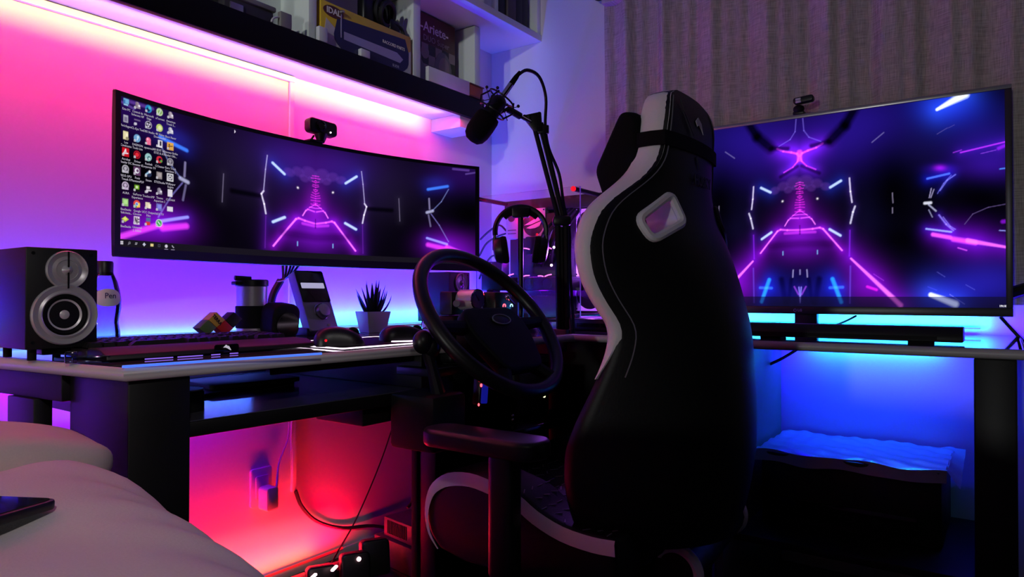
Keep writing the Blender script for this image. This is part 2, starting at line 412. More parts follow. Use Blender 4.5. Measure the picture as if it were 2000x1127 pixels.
MB().span(-0.7, XW, YW - 0.012, YW, 1.985, 2.50).build('back_panel', 'shelf_white', c)
MB().span(-0.7, XW, 1.585, YW, 2.50, 2.528).build('top_board', 'shelf_white', c, 0.002)
# books of the upper shelf
xb = 2.045
for i, (w, h, m_) in enumerate(((0.07, .30, 'shelf_white'), (0.05, .29, 'shelf_white'), (0.055, .31, 'book_c'), (0.06, .28, 'book_b'), (0.05, .32, 'book_c'), (0.045, .30, 'book_a'))):
    b = thing('book', ('pale grey binder at the left of the upper corner shelf', 'second pale binder beside the dark books of the upper corner shelf', 'black book next to the pale binders on the upper corner shelf', 'mauve grey book between two dark books on the upper corner shelf', 'tall black book right of the mauve grey book on the upper corner shelf', 'dark violet book against the right end of the upper corner shelf')[i], 'book', (xb + w / 2, 1.66, 1.985), 'books on the upper corner shelf')
    MB().span(xb, xb + w - 0.003, 1.615 + 0.004 * (i % 3), 1.80, 1.986, 1.985 + h).build('cover', m_, b, 0.003)
    MB().span(xb + 0.005, xb + w - 0.008, 1.63, 1.802, 1.987, 1.985 + h + 0.001).build('pages', 'paper_white', b)
    xb += w

# cubby contents -----------------------------------------------------
SZ = UZ + 0.03
# left cubby: grey case, clear box, cans
t = thing('storage_case', 'dark grey plastic case with a lighter lid in the left shelf cubby', 'case', (1.09, 1.76, SZ))
MB().span(1.045, 1.20, 1.705, 1.835, SZ, SZ + 0.085).build('body', 'grey_dark', t, 0.006)
MB().span(1.04, 1.205, 1.70, 1.836, SZ + 0.085, SZ + 0.10).build('lid', 'grey_case', t, 0.004)
MB().span(1.06, 1.10, 1.70, 1.706, SZ + 0.03, SZ + 0.07).build('catch', 'silver', t, 0.002)
t = thing('metal_tin', 'small shiny tin beside the grey case in the left shelf cubby', 'tin', (0.985, 1.74, SZ))
MB().lathe([(0.03, 0), (0.03, 0.10), (0.031, 0.104)], 24, T(0.985, 1.745, SZ)).build('body', 'silver', t)
MB().lathe([(0.032, 0.104), (0.032, 0.118), (0.026, 0.122)], 24, T(0.985, 1.745, SZ)).build('lid', 'grey_dark', t)
t = thing('folded_panel', 'grey folded panel standing in the left shelf cubby', 'panel', (1.0, 1.80, SZ))
MB().span(0.90, 0.965, 1.70, 1.73, SZ, SZ + 0.2).build('panel', 'grey_case', t, 0.002)
tag(MB().span(px(549, 50, Y=FY).x, px(571, 50, Y=FY).x, FY + 0.001, FY + 0.018, UZ + 0.0735, UZ + 0.118).build('small_box', 'grey_case', bevel=0.003), 'small grey translucent box in front of the wide shelf divider', 'box')
tag(MB().span(px(624, 70, Y=FY).x, px(641, 70, Y=FY).x, FY + 0.001, FY + 0.018, UZ + 0.0735, UZ + 0.119).build('small_box', 'paper_white', bevel=0.003), 'small white card box below the left end of the yellow box', 'box')
tag(MB().tube([(1.21 + .03 * math.cos(a), FY + .008, UZ + .0775 + .022 * abs(math.sin(a))) for a in np.linspace(0, math.pi, 12)], 0.003, 6).build('cable_loop', 'cable_white'), 'short white cable loop lying on the black shelf front left of the wide divider', 'cable')

# long yellow and navy box
t = thing('tool_box_pack', 'long yellow and navy cardboard pack with an oval brand name in the middle cubby', 'box', (1.55, 1.72, SZ))
bx0, bx1, by, bz0, bz1 = 1.362, 1.755, 1.700, SZ, 1.797
MB().span(bx0, bx1, by, by + 0.06, bz0, bz1).build('carton', 'box_yellow', t, 0.002)
fm = face_front((0, by, 0))
cxm = (bx0 + bx1) / 2
lower = [(bx0 + .002, bz0 + .001), (bx1 - .002, bz0 + .001), (bx1 - .002, bz1 - .06), (bx0 + .002, bz1 - .135)]
MB().prism([(bx0 + .001, bz0 + .001), (bx1 - .001, bz0 + .001), (bx1 - .001, bz0 + .13)] + [(bx0 + .02 + .37 * (1 - i / 10), bz0 + .13 - .075 * math.sin(math.pi * i / 10)) for i in range(0, 11)], 0.0006, fm).build('white_print', 'box_card', t, smooth=0)
pan = [(bx0 + .065, bz1 - .035), (bx0 + .05, bz0 + .09)] + [(bx0 + .215 - .165 * math.cos(a) if a < math.pi / 2 else bx0 + .215 - .165 * math.cos(a), bz0 + .085 - .062 * math.sin(a)) for a in np.linspace(.2, math.pi - .05, 14)] + [(bx1 - .012, bz0 + .12), (bx1 - .03, bz0 + .165)]
MB().prism(pan, 0.0012, fm).build('navy_panel', 'box_navy', t, smooth=0)
MB().prism([(bx0 + .09, bz0 + .108), (bx1 - .07, bz0 + .108), (bx1 - .04, bz0 + .092), (bx1 - .055, bz0 + .076), (bx0 + .09, bz0 + .083)], 0.0018, fm).build('pale_bar', 'print_lilac', t, smooth=0)
MB().prism([(p[0] + bx0 + .048, p[1] + bz1 - .026) for p in circ(.040, 28, ry=.018)], 0.002, fm).build('brand_oval', 'box_maroon', t, smooth=0)
text('IDAL', fm @ T(bx0 + .048, bz1 - .026, .0025), .026, 'print_white', t, bold=.0006)
text('RACCORD PARTS', fm @ T(bx1 - .085, bz0 + .128, .0018), .0155, 'print_white', t, sx=.85)
text('SLIDE', fm @ T(bx1 - .075, bz0 + .060, .0018), .013, 'print_lilac', t)
MB().cyl((bx0 + .078, by - .002, bz0 + .165), (bx0 + .078, by - .014, bz0 + .165), .007, .004).build('hook', 'silver', t)
MB().span(bx0 + .0765, bx0 + .0795, by - .003, by, bz0 + .085, bz0 + .16).build('rod', 'print_lilac', t)
MB().span(bx1 - .05, bx1 - .002, by - .0015, by, bz0 + .001, bz0 + .045).build('red_tab', 'box_red', t)
text('Original', fm @ T(bx1 - .026, bz0 + .040, .002), .008, 'print_white', t)
tag(MB().span(1.508, 1.548, FY + 0.001, FY + 0.018, UZ + .0735, UZ + 0.10).build('white_clip', 'paper_white', bevel=0.004), 'white plastic clip in front of the navy panel on the shelf edge', 'clip')
# coiled black hose/cable on top
t = thing('coiled_cable', 'coil of thick black cable lying on top of the yellow box', 'cable', (1.67, 1.735, bz1))
mm = face_front((1.63, 1.735, bz1 + 0.052))
for i, (dx, dy, R_, dz) in enumerate(((0.0, 0.0, .040, 0), (0.012, 0.004, .042, .014), (.02, -.003, .038, .026), (-.03, -.004, .042, -.014))):
    MB().torus(mm @ T(dx, dy, dz) @ rot('X', 8 * i) @ rot('Y', 12), R_, .0085, 30, 8).build('coil', 'cable_black', t)
MB().span(1.55, 1.60, 1.715, 1.755, bz1 + 0.001, bz1 + .085).build('plug_body', 'black_plastic', t, .012, 3)
MB().tube(bez([(1.66, 1.728, bz1 + .03), (1.69, 1.715, bz1 + .03), (1.725, 1.712, bz1 + .018), (1.735, 1.712, bz1 - .02), (1.722, 1.711, bz1 - .03)], 20), .006, 8).build('cable_tail', 'cable_black', t)
MB().span(1.665, 1.715, 1.71, 1.75, bz1 + .001, bz1 + .045).build('plug', 'black_plastic', t, .009, 3)

# dark red appliance carton
t = thing('appliance_carton', 'dark red printed appliance carton standing in the right shelf cubby', 'box', (1.93, 1.8, SZ))
ax0, ax1, ay = 1.845, 2.078, 1.772
az0, az1 = SZ + 0.065, 1.950
MB().span(ax0, ax1, ay, 1.836, SZ, az1).build('carton', 'box_maroon', t, .002)
fm = face_front((0, ay, 0)); ac = (ax0 + ax1) / 2
text('-Ariete-', fm @ T(ac - .004, az1 - .050, .001), .052, 'print_white', t, sx=.95, bold=.0006)
text('DUO Super', fm @ T(ac + .006, az1 - .092, .001), .032, 'box_tan', t, sx=.95, bold=.0004)
cell = 0.039
mb1, mb2 = MB(), MB()
for i in range(6):
    for j in range(4):
        (mb1 if (i + j) % 2 else mb2).span(ax0 + .001 + i * cell - .0, min(ax0 + (i + 1) * cell - .0005, ax1 - .001), ay - .0006, ay, az1 - .112 - (j + 1) * cell, az1 - .112 - j * cell - .0005)
mb1.build('pale_squares', 'box_tan', t, smooth=0)['kind'] = 'stuff'
mb2.build('dark_squares', 'box_dark', t, smooth=0)['kind'] = 'stuff'
MB().prism([(p[0] + ac + .045, p[1] + az0 + .075) for p in circ(.05, 24, ry=.075)], .0012, fm).build('machine_print', 'box_grey', t, smooth=0)
MB().prism([(p[0] + ac + .05, p[1] + az0 + .085) for p in circ(.032, 24, ry=.045)], .0016, fm).build('machine_window', 'box_tan', t, smooth=0)
MB().prism([(ax0 + .01, az0), (ax0 + .085, az0), (ax0 + .075, az0 + .05), (ax0 + .03, az0 + .10)], .0014, fm).build('cloth_print', 'box_grey', t, smooth=0)
MB().prism([(p[0] + ax0 + .058, p[1] + az0 + .125) for p in circ(.022, 20, ry=.026)], .0018, fm).build('round_print', 'box_tan', t, smooth=0)
tag(MB().span(1.825, 2.058, FY + 0.0, FY + 0.016, UZ + 0.074, UZ + 0.128).build('paper_strip_box', 'paper_white', bevel=.002), 'low pale paper box lying in front of the dark red carton', 'box')
t = thing('terracotta_tray', 'small terracotta coloured tray at the right end of the shelf', 'tray', (2.10, FY, UZ + .074))
MB().span(2.061, 2.142, FY + 0.001, FY + 0.016, UZ + .074, UZ + .124).build('panel', 'terracotta', t, .002)
for z_ in (UZ + .074, UZ + .121): MB().span(2.058, 2.145, FY - .003, FY + 0.018, z_, z_ + .005).build('rim', 'box_maroon', t, .001)

# ------------------------------------------------------------------ cable trunking on the wall
t = thing('cable_trunking', 'white cable trunking along the top of the left wall, turning down behind the monitor', 'trunking', (1.365, YW, 1.57))
MB().span(-0.7, 1.372, YW - 0.015, YW - 0.001, UZ - 0.020, UZ - 0.002).build('top_run', 'shelf_white', t, .002)
MB().span(1.355, 1.372, YW - 0.011, YW - 0.001, 0.80, UZ - 0.020).build('down_run', 'wall_paint', t, .002)
MB().span(px(571, 900, Y=YW).x - .008, px(571, 900, Y=YW).x + .008, YW - 0.012, YW, px(576, 958, Y=YW).z, 0.655).build('lower_run', 'shelf_white', t, .002)

# ------------------------------------------------------------------ curtain + rod
def curtain_x(y, z):
    a = (1.268 - y)
    ph = a * 2 * math.pi / 0.168 + 1.1 * math.sin(a * 4.3 + .4) + .12 * math.sin(z * 3 + a * 6)
    f = math.sin(ph) + 0.40 * math.sin(2 * ph + 1.9 + a * 2) + 0.22 * math.sin(a * 2 * math.pi / 0.047 + z * 1.5)
    return XW - 0.042 + 0.0165 * f * (0.8 + 0.2 * math.sin(a * 9)) + 0.004 * math.sin(z * 6 + y * 9)
t = thing('curtain', 'long pleated grey brown linen curtain hanging behind the television', 'curtain', (XW - 0.05, 0.3, 0.86))
MB().grid(lambda a, b: (curtain_x(1.268 - a * 2.25, 0.86 + b * 1.17), 1.268 - a * 2.25 - 0.012 * (1 - b) * math.sin(a * 40) * 0, 0.86 + b * 1.17), 420, 14).build('cloth', 'curtain_linen', t, fix=False)
MB().span(XW - 0.075, XW - 0.02, -1.0, 1.262, 2.01, 2.05).build('heading_tape', 'curtain_linen', t, .004)
t = thing('curtain_rod', 'dark curtain rod with a round end knob at the top edge of the picture', 'rod', (XW - 0.05, 0.2, 2.07))
MB().cyl((XW - 0.05, 1.262, 2.064), (XW - 0.05, -1.2, 2.064), .013, n=14).build('rod', 'dark_metal', t)
MB().sphere((XW - 0.05, 1.285, 2.064), .026).build('end_knob', 'dark_metal', t)
MB().cyl((XW - 0.05, 1.27, 2.064), (XW, 1.27, 2.064), .008, n=10).build('bracket', 'dark_metal', t)

# ================================================================== CORNER DESK
DR = 0.022
t_desk = thing('corner_desk', 'glossy L-shaped corner desk with a pale rounded edge and black panel legs', 'desk', (1.6, 1.4, 0))
A = (0.516, 1.112); IC = (1.738, 1.027); BR = (1.775, -0.035)
outer = [(0.43, YW - .012), A, IC, BR, (XW - .012, -0.035), (XW - .012, YW - .012)]
def inset(k):
    return [(0.43 + k, YW - .012), (A[0] + k, A[1] + k * 1.0), (IC[0] + k, IC[1] + k), (BR[0] + k, BR[1] + k), (XW - .012, BR[1] + k), (XW - .012, YW - .012)]
MB().prism(inset(0.006), 0.004, T(0, 0, DZ - 0.004)).build('desk_top', 'desk_top', t_desk, smooth=0)['label'] = 'glossy dark top surface'
MB().prism(inset(0.010), 0.017, T(0, 0, DZ - 0.0215)).build('core_board', 'desk_black', t_desk, smooth=0)
def rim_prof(): return [(0, -DR), (-.004, -DR + .001), (-.008, -DR + .006), (-.0095, -DR / 2), (-.008, -.006), (-.004, -.001), (0, 0), (.006, .0), (.006, -DR)]
rim = MB()
path = [Vector((*p, 0)) for p in outer[:5]]
n_ = len(path); prof = rim_prof(); kk = len(prof)
vs = []
for i, p in enumerate(path):
    d0 = (path[i] - path[i - 1]).normalized() if i else None
    d1 = (path[i + 1] - path[i]).normalized() if i < n_ - 1 else None
    d = ((d0 or d1) + (d1 or d0)).normalized(); nrm = Vector((-d.y, d.x, 0))
    sc = 1.0 / max(0.5, (nrm.dot(Vector((-(d0 or d1).y, (d0 or d1).x, 0)))))
    vs += [tuple(p + nrm * (a + .008) * sc + Vector((0, 0, DZ + b))) for a, b in prof]
fs = [(i * kk + j, i * kk + (j + 1) % kk, (i + 1) * kk + (j + 1) % kk, (i + 1) * kk + j) for i in range(n_ - 1) for j in range(kk)]
fs += [tuple(range(kk)), tuple(range((n_ - 1) * kk, n_ * kk))]
rim.add(vs, fs); rim.build('rounded_edge', 'desk_rim', t_desk, smooth=60)['label'] = 'pale rounded desk edge'
LB = DZ - DR
# left side: front leg panel, side rail, back leg
def quad_leg(pts, z0, z1): return MB().prism(pts, z1 - z0, T(0, 0, z0))
quad_leg([(0.530, 1.128), (0.628, 1.120), (0.628, 1.30), (0.518, 1.31)], 0, LB).build('leg', 'desk_black', t_desk, .003)
quad_leg([(0.506, 1.3105), (0.545, 1.3105), (0.50, YW - .02), (0.455, YW - .02)], 0.705, LB).build('side_rail', 'desk_black', t_desk, .002)
quad_leg([(0.492, 1.388), (0.522, 1.388), (0.512, 1.478), (0.482, 1.478)], 0, 0.705).build('leg', 'desk_black', t_desk, .002)
# under-desk shelf (open compartment)
q = lambda x: 1.112 - 0.0697 * (x - 0.516) + 0.035
MB().prism([(0.63, q(0.63)), (1.20, q(1.20)), (1.20, 1.74), (0.63, 1.74)], 0.026, T(0, 0, 0.643)).build('under_shelf', 'desk_black', t_desk, .002)
MB().prism([(0.632, q(0.63) + .004), (1.198, q(1.20) + .004), (1.198, 1.737), (0.632, 1.737)], 0.0015, T(0, 0, 0.6692)).build('shelf_surface', 'desk_shelf_top', t_desk)['label'] = 'worn glossy top of the under-desk shelf'
MB().span(0.63, 1.19, 1.722, 1.738, 0.671, 0.695).build('back_rail', 'box_maroon', t_desk, .002)
MB().prism([(1.172, q(1.18)), (1.215, q(1.2)), (1.215, 1.76), (1.195, 1.76)], 0.081, T(0, 0, 0.6708)).build('compartment_side', 'desk_black', t_desk, .002)
MB().prism([(0.80, q(0.8) + .02), (1.17, q(1.15) + .02), (1.17, q(1.15) + .05), (0.86, q(0.8) + .05)], 0.014, T(0, 0, LB - .0185)).build('top_rail', 'desk_black', t_desk, .002)
MB().span(1.03, 1.22, 1.14, 1.30, 0.600, 0.6425).build('bracket_box', 'desk_black', t_desk, .004)
MB().span(1.255, 1.285, 1.10, 1.17, 0, LB).build('leg', 'desk_black', t_desk, .003)
# right side
MB().span(1.785, 1.86, -0.018, 0.058, 0, LB).build('leg', 'desk_black', t_desk, .004)
MB().span(1.86, 2.40, 0.03, 0.05, 0.22, 0.30).build('stretcher', 'desk_black', t_desk, .002)
MB().span(1.82, XW - .014, 0.615, 0.640, 0, LB - .0005).build('side_panel', 'panel_grey', t_desk, .002)
MB().span(1.90, XW - .014, 0.06, 0.612, 0.215, 0.235).build('low_shelf', 'desk_black', t_desk, .002)
MB().span(1.80, 1.82, .645, 1.30, 0, LB - .0005).build('light_block_panel', 'desk_black', t_desk, .002)  # panel added to keep red light out from under the right desk
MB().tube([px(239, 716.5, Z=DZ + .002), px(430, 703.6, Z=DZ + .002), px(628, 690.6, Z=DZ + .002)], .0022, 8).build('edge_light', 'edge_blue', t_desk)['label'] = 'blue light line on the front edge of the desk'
# ------------------------------------------------------------------ LED strips (the lamps' own bodies)
def strip(name, a, b, r, m, label):
    t = thing(name, label, 'light strip', ((Vector(a) + Vector(b)) / 2))
    MB().tube([a, b], r, 6).build('tape', m, t)
    return t
strip('led_strip', (-0.6, 1.697, 1.580), (2.015, 1.697, 1.580), 0.003, 'led_pink', 'pink LED strip stuck behind the black front board of the wall shelf')
strip('led_strip', (0.75, 1.826, 0.034), (1.56, 1.826, 0.034), 0.004, 'led_redsoft', 'red LED strip lying on the skirting board under the left desk')
strip('led_strip', (0.10, 1.826, 0.783), (2.30, 1.826, 0.783), 0.003, 'led_blue', 'blue LED strip along the back of the left desk')
strip('led_strip', (2.397, 1.20, 0.792), (2.397, 0.06, 0.792), 0.003, 'led_blue', 'cyan LED strip on the right wall behind the television')

# ------------------------------------------------------------------ under desk shelf contents
t = thing('round_tin', 'small black round tin with a bright lid on the under-desk shelf', 'tin', (0.69, 1.25, 0.671))
MB().lathe([(.036, 0), (.036, .036), (.034, .038)], 28, T(.690, 1.255, .671)).build('body', 'black_plastic', t)
MB().lathe([(.034, .038), (.034, .0405)], 28, T(.690, 1.255, .671)).build('lid', 'steel_white', t)
t = thing('folder', 'flat black folder lying on the under-desk shelf', 'folder', (0.90, 1.45, 0.671))
MB().prism(rrect(.30, .16, .01), .008, T(.90, 1.47, .671) @ rot('Z', 8)).build('lower_cover', 'black_plastic', t, .001)
MB().prism(rrect(.22, .15, .01), .010, T(.955, 1.475, .6795) @ rot('Z', -6)).build('upper_cover', 'black_matte', t, .001)
tag(MB().tube(bez([(.74, 1.60, .675), (.84, 1.66, .675), (.95, 1.62, .675), (1.08, 1.67, .675)], 20), .003, 6).build('cable', 'cable_black'), 'thin black cable lying along the back of the under-desk shelf', 'cable')

# ------------------------------------------------------------------ wall socket, plug, loose cables on the left wall
t = thing('wall_socket', 'white wall socket plate low on the left wall under the desk', 'socket', (1.18, YW, 0.33))
so = px(508, 950, Y=YW); sx, sz = so.x, so.z
MB().prism(rrect(.075, .115, .008), .009, face_front((sx, YW, sz))).build('plate', 'wall_paint', t, .002)
MB().prism(rrect(.045, .07, .006), .004, face_front((sx, YW - .009, sz))).build('insert', 'shelf_white', t, .001)
t = thing('power_plug', 'white power adapter plugged into the wall socket', 'plug', (sx, YW - .03, sz - .02))
MB().prism(rrect(.042, .07, .010), .045, face_front((sx + .004, YW - .014, sz - .03))).build('body', 'shelf_white', t, .004)
MB().prism(rrect(.03, .035, .008), .02, face_front((sx + .028, YW - .014, sz - .045))).build('side_plug', 'paper_white', t, .003)
def wire(name, pts, r, m, label, n=30): return tag(MB().tube(bez(pts, n), r, 6).build(name, m), label, 'cable')
wy = YW - .012
wire('cable', [px(566, 820, Y=wy), px(562, 860, Y=wy), px(545, 905, Y=wy), px(540, 950, Y=wy - .03), px(530, 972, Y=wy - .04)], .0035, 'cable_white', 'pale cable hanging down from the desk to the white plug')
wire('cable', [px(577, 958, Y=wy), px(590, 990, Y=wy), px(620, 1018, Y=wy), px(670, 1031, Y=wy), px(730, 1027, Y=wy - .02), px(790, 1040, Y=wy - .1), px(838, 1058, Y=wy - .18)], .006, 'cable_black', 'thick dark cable sagging across the red lit wall from the trunking')
wire('cable', [px(768, 830, Y=wy), px(748, 890, Y=wy), px(720, 960, Y=wy), px(690, 1025, Y=wy), px(655, 1085, Y=wy - .03), px(648, 1100, Y=wy - .06)], .0025, 'cable_black', 'thin dark cable slanting down the red lit wall')
wire('cable', [px(808, 815, Y=1.5), px(811, 870, Y=1.5), px(812, 930, Y=1.5), px(806, 975, Y=1.5), px(796, 992, Y=1.5)], .005, 'cable_grey', 'grey cable hanging down beside the black upright left of the chair')

# ================================================================== GAMING CHAIR
CX = 1.34
tab = np.array([  # z, half width, rear centre y, front edge y of the wing, side thickness
    (0.42, .200, .44, .640, .05), (0.46, .236, .42, .655, .05), (0.53, .250, .405, .667, .045), (0.60, .250, .395, .666, .04), (0.66, .245, .395, .642, .035),
    (0.72, .236, .397, .613, .030), (0.78, .226, .402, .590, .030), (0.83, .224, .408, .583, .032), (0.87, .247, .420, .606, .034), (0.92, .270, .435, .622, .034),
    (0.98, .280, .458, .627, .036), (1.04, .258, .488, .620, .042), (1.075, .215, .495, .606, .048), (1.10, .172, .498, .592, .052), (1.14, .138, .500, .576, .055), (1.18, .130, .502, .572, .055),
    (1.23, .126, .505, .566, .055), (1.262, .116, .510, .564, .052), (1.280, .098, .515, .560, .044), (1.290, .060, .522, .555, .030)])
_zz = np.linspace(tab[0, 0], tab[-1, 0], 70)
def _sm(col):
    y = np.interp(_zz, tab[:, 0], tab[:, col]); k = np.array([1, 2, 3, 2, 1]) / 9.0
    yp = np.pad(y, 2, mode='edge'); return np.convolve(yp, k, 'valid')
_cols = [_sm(i) for i in range(5)]
_cols[1][-5:] = np.interp(_zz[-5:], tab[:, 0], tab[:, 1])
def ch(z): return [float(np.interp(z, _zz, c)) for c in _cols[1:]]
def rear_y(x, z):
    w, yc, yf, th = ch(z); a = min(1, abs((x - CX) / w)); return yc + (yf - th - yc) * a ** 2.2
def ring_at(z, n=22):
    w, yc, yf, th = ch(z); yr = yf - th; yfc = min(yc + .085, yf - .004) if z > 1.06 else yc + .11
    pts = []
    for i in range(n + 1):
        a = -1 + 2 * i / n; pts.append((CX + w * a, yc + (yr - yc) * abs(a) ** 2.2, z))
    pts.append((CX + w + .005, yr + (yf - yr) * .35, z)); pts.append((CX + w + .004, yr + (yf - yr) * .75, z))
    for i in range(n + 1):
        a = 1 - 2 * i / n; pts.append((CX + w * .985 * a, yfc + (yf - yfc) * abs(a) ** 3, z))
    pts.append((CX - w - .004, yr + (yf - yr) * .75, z)); pts.append((CX - w - .005, yr + (yf - yr) * .35, z))
    return pts
chair = thing('gaming_chair', 'black and white racing style gaming chair seen from behind, facing the steering wheel', 'chair', (CX, 0.75, 0))
mb = MB(); rings = [ring_at(z) for z in _zz]; k = len(rings[0])
mb.add([p for r in rings for p in r], [(j * k + i, j * k + (i + 1) % k, (j + 1) * k + (i + 1) % k, (j + 1) * k + i) for j in range(len(rings) - 1) for i in range(k)] + [tuple(range(k))[::-1], tuple(range((len(rings) - 1) * k, len(rings) * k))])
back = mb.build('backrest', 'chair_black', chair, smooth=50)
def on_rear(u, v):
    y = .51
    for _ in range(25):
        P = px(u, v, Y=y); y = 0.5 * y + 0.5 * rear_y(P.x, P.z)
    return P
AX = Vector((0.28, 0.96, 0.0)).normalized()
hc = [on_rear(u, v) for u, v in ((1308, 379), (1334, 434), (1272, 469), (1244, 427))]
ctr = sum(hc, Vector()) / 4
hx = Vector((AX.y, -AX.x, 0)); fr_h = frame(ctr, hx, (0, 0, 1))          # z = hx x up
inv = fr_h.inverted()
h2 = [(inv @ p) for p in hc]
def round_poly(poly, r, n=5):
    out = []
    N = len(poly)
    for i in range(N):
        p = Vector(poly[i][:2]); a = Vector(poly[i - 1][:2]); b = Vector(poly[(i + 1) % N][:2])
        p0 = p + (a - p).normalized() * r; p1 = p + (b - p).normalized() * r
        for j in range(n + 1):
            t = j / n; out.append(tuple(p0 * (1 - t) ** 2 + p * 2 * t * (1 - t) + p1 * t * t))
    return out
hp = round_poly([tuple(p) for p in h2], .016)
hp_m = [(2 * 0 - x, y) for x, y in hp]
fr_m = Matrix.Diagonal((-1, 1, 1, 1)); 
def mir(m): return T(2 * CX, 0, 0) @ Matrix.Diagonal((-1, 1, 1, 1)) @ m
def cut(o, cutter):
    md = o.modifiers.new('cut', 'BOOLEAN'); md.operation = 'DIFFERENCE'; md.solver = 'EXACT'; md.object = cutter
    bpy.context.view_layer.update()
    dg = bpy.context.evaluated_depsgraph_get(); me = bpy.data.meshes.new_from_object(o.evaluated_get(dg))
    o.modifiers.clear(); o.data = me; bpy.data.objects.remove(cutter)
    me.shade_smooth(); me.set_sharp_from_angle(angle=math.radians(50))
for mtx in (fr_h, mir(fr_h)):
    cu = MB().prism(hp, 0.4, mtx @ T(0, 0, -0.2)).build('cutter', 'chair_black', smooth=0, origin=(0, 0, 0))
    cut(back, cu)
    sgn = mtx is fr_h
    # rim of the belt opening and its pale lining
    def rim_point(p, off=0.0):
        q = mtx @ Vector((p[0], p[1], 0)); y = q.y; x = q.x
        for _ in range(12):                      # slide along the opening axis onto the rear surface
            d = rear_y(q.x, q.z) - q.y; ax = AX if sgn else Vector((-AX.x, AX.y, 0)); q = q + ax * (d / ax.y)
        ax = AX if sgn else Vector((-AX.x, AX.y, 0))
        return q + ax * off
    ringp = [rim_point(p, -.002) for p in hp]
    MB().tube(ringp, .0085, 8, True).build('opening_rim', 'chair_white' if sgn else 'chair_black', chair)['label'] = 'pale rim of the left belt opening' if sgn else 'black rim of the right belt opening'
    lin_ = MB(); a_ = [rim_point((p[0] * .985, p[1] * .985), .0) for p in hp]; b_ = [rim_point((p[0] * .985, p[1] * .985), .082) for p in hp]
    n = len(hp); lin_.add([tuple(p) for p in a_ + b_], [(i, (i + 1) % n, n + (i + 1) % n, n + i) for i in range(n)])
    lin_.build('opening_lining', 'chair_white', chair, fix=False, smooth=40)
# white side bands
for sg in (-1, 1):
    sb = MB(); zs = np.linspace(.735, 1.283, 60); rows = []
    for z in zs:
        w, yc, yf, th = ch(z); yr = yf - th
        tp = min(1, (z - .730) / .08)
        m0 = yr + th * (1 - tp) * .9
        rows.append([(CX + sg * (w + .0015 - .004), m0 - .001, z), (CX + sg * (w + .0075), m0 + (yf - m0) * .3, z), (CX + sg * (w + .0068), m0 + (yf - m0) * .75, z), (CX + sg * (w * .985 + .002), yf + .002, z), (CX + sg * (w * .985 - .012), yf + .002, z)])
    sb.add([p for r in rows for p in r], [(j * 5 + i, j * 5 + i + 1, (j + 1) * 5 + i + 1, (j + 1) * 5 + i) for j in range(len(rows) - 1) for i in range(4)])
    sb.build('side_band', 'chair_white', chair, smooth=60)['label'] = 'white leatherette band along the edge of the back'
    st = MB(); pts = []
    for z in np.linspace(.74, 1.27, 46):
        w, yc, yf, th = ch(z); x = CX + sg * (w - .012); pts.append((x, rear_y(x, z) - .0012, z))
    st.tube(pts, .0013, 4); st.build('seam', 'thread', chair)
# logo and lettering on the headrest
def rear_frame(x, z):
    y = rear_y(x, z); dx = (rear_y(x + .01, z) - rear_y(x - .01, z)) / .02; dz = (rear_y(x, z + .01) - rear_y(x, z - .01)) / .02
    return frame((x, y - .0018, z), (1, dx, 0), (0, dz, 1))
lf = rear_frame(CX + .005, 1.225)
MB().prism([(-.012, .012), (.004, .022), (.020, .012), (.024, -.010), (.016, .0), (.004, .006), (-.006, .002)], .0012, lf).build('emblem', 'chair_white', chair, smooth=0)
MB().prism([(-.075, .040), (-.060, .020), (-.020, -.022), (-.026, -.010)], .0012, rear_frame(CX - .005, 1.225)).build('emblem', 'print_grey', chair, smooth=0)
MB().prism([(-.066, .020), (-.050, .0), (-.026, -.028), (-.034, -.012)], .0012, rear_frame(CX - .005, 1.222)).build('emblem', 'print_grey', chair, smooth=0)
MB().prism([(-.006, .0), (.004, .006), (.008, -.022), (.002, -.014)], .0012, rear_frame(CX - .012, 1.160)).build('emblem', 'print_dim', chair, smooth=0)
text('HUSKY', rear_frame(CX + .012, 1.115) @ T(0, 0, .0008), .030, 'print_dim', chair, bold=.0008)
# neck cushion with strap
cp = MB()
prof_c = [(.545, 1.215), (.575, 1.243), (.60, 1.240), (.640, 1.19), (.662, 1.135), (.655, 1.085), (.62, 1.066), (.58, 1.075), (.553, 1.11)]
cu_ = MB().prism([(p[0], p[1]) for p in round_poly([(.566, 1.236), (.606, 1.246), (.664, 1.135), (.640, 1.066), (.566, 1.084)], .016)], .285, Matrix(((0, 0, 1, CX - .142), (1, 0, 0, 0), (0, 1, 0, 0), (0, 0, 0, 1))))
cu_.build('neck_cushion', 'cloth_black', chair, .02, 3, smooth=60)
w_, yc_, yf_, th_ = ch(1.183)
stp = MB()
for z0, z1 in ((1.168, 1.196),):
    loop = [(x - CX, y) for x, y, z in ring_at(1.182)]
    L2 = [(x * 1.03 + (0.004 if x > 0 else -.004), y + (-.004 if i <= 22 else .004)) for i, (x, y) in enumerate(loop)]
    n = len(L2); stp.add([(CX + x, y, z0) for x, y in L2] + [(CX + x, y, z1) for x, y in L2], [(i, (i + 1) % n, n + (i + 1) % n, n + i) for i in range(n)])
stp.build('cushion_strap', 'cloth_black', chair, fix=False)
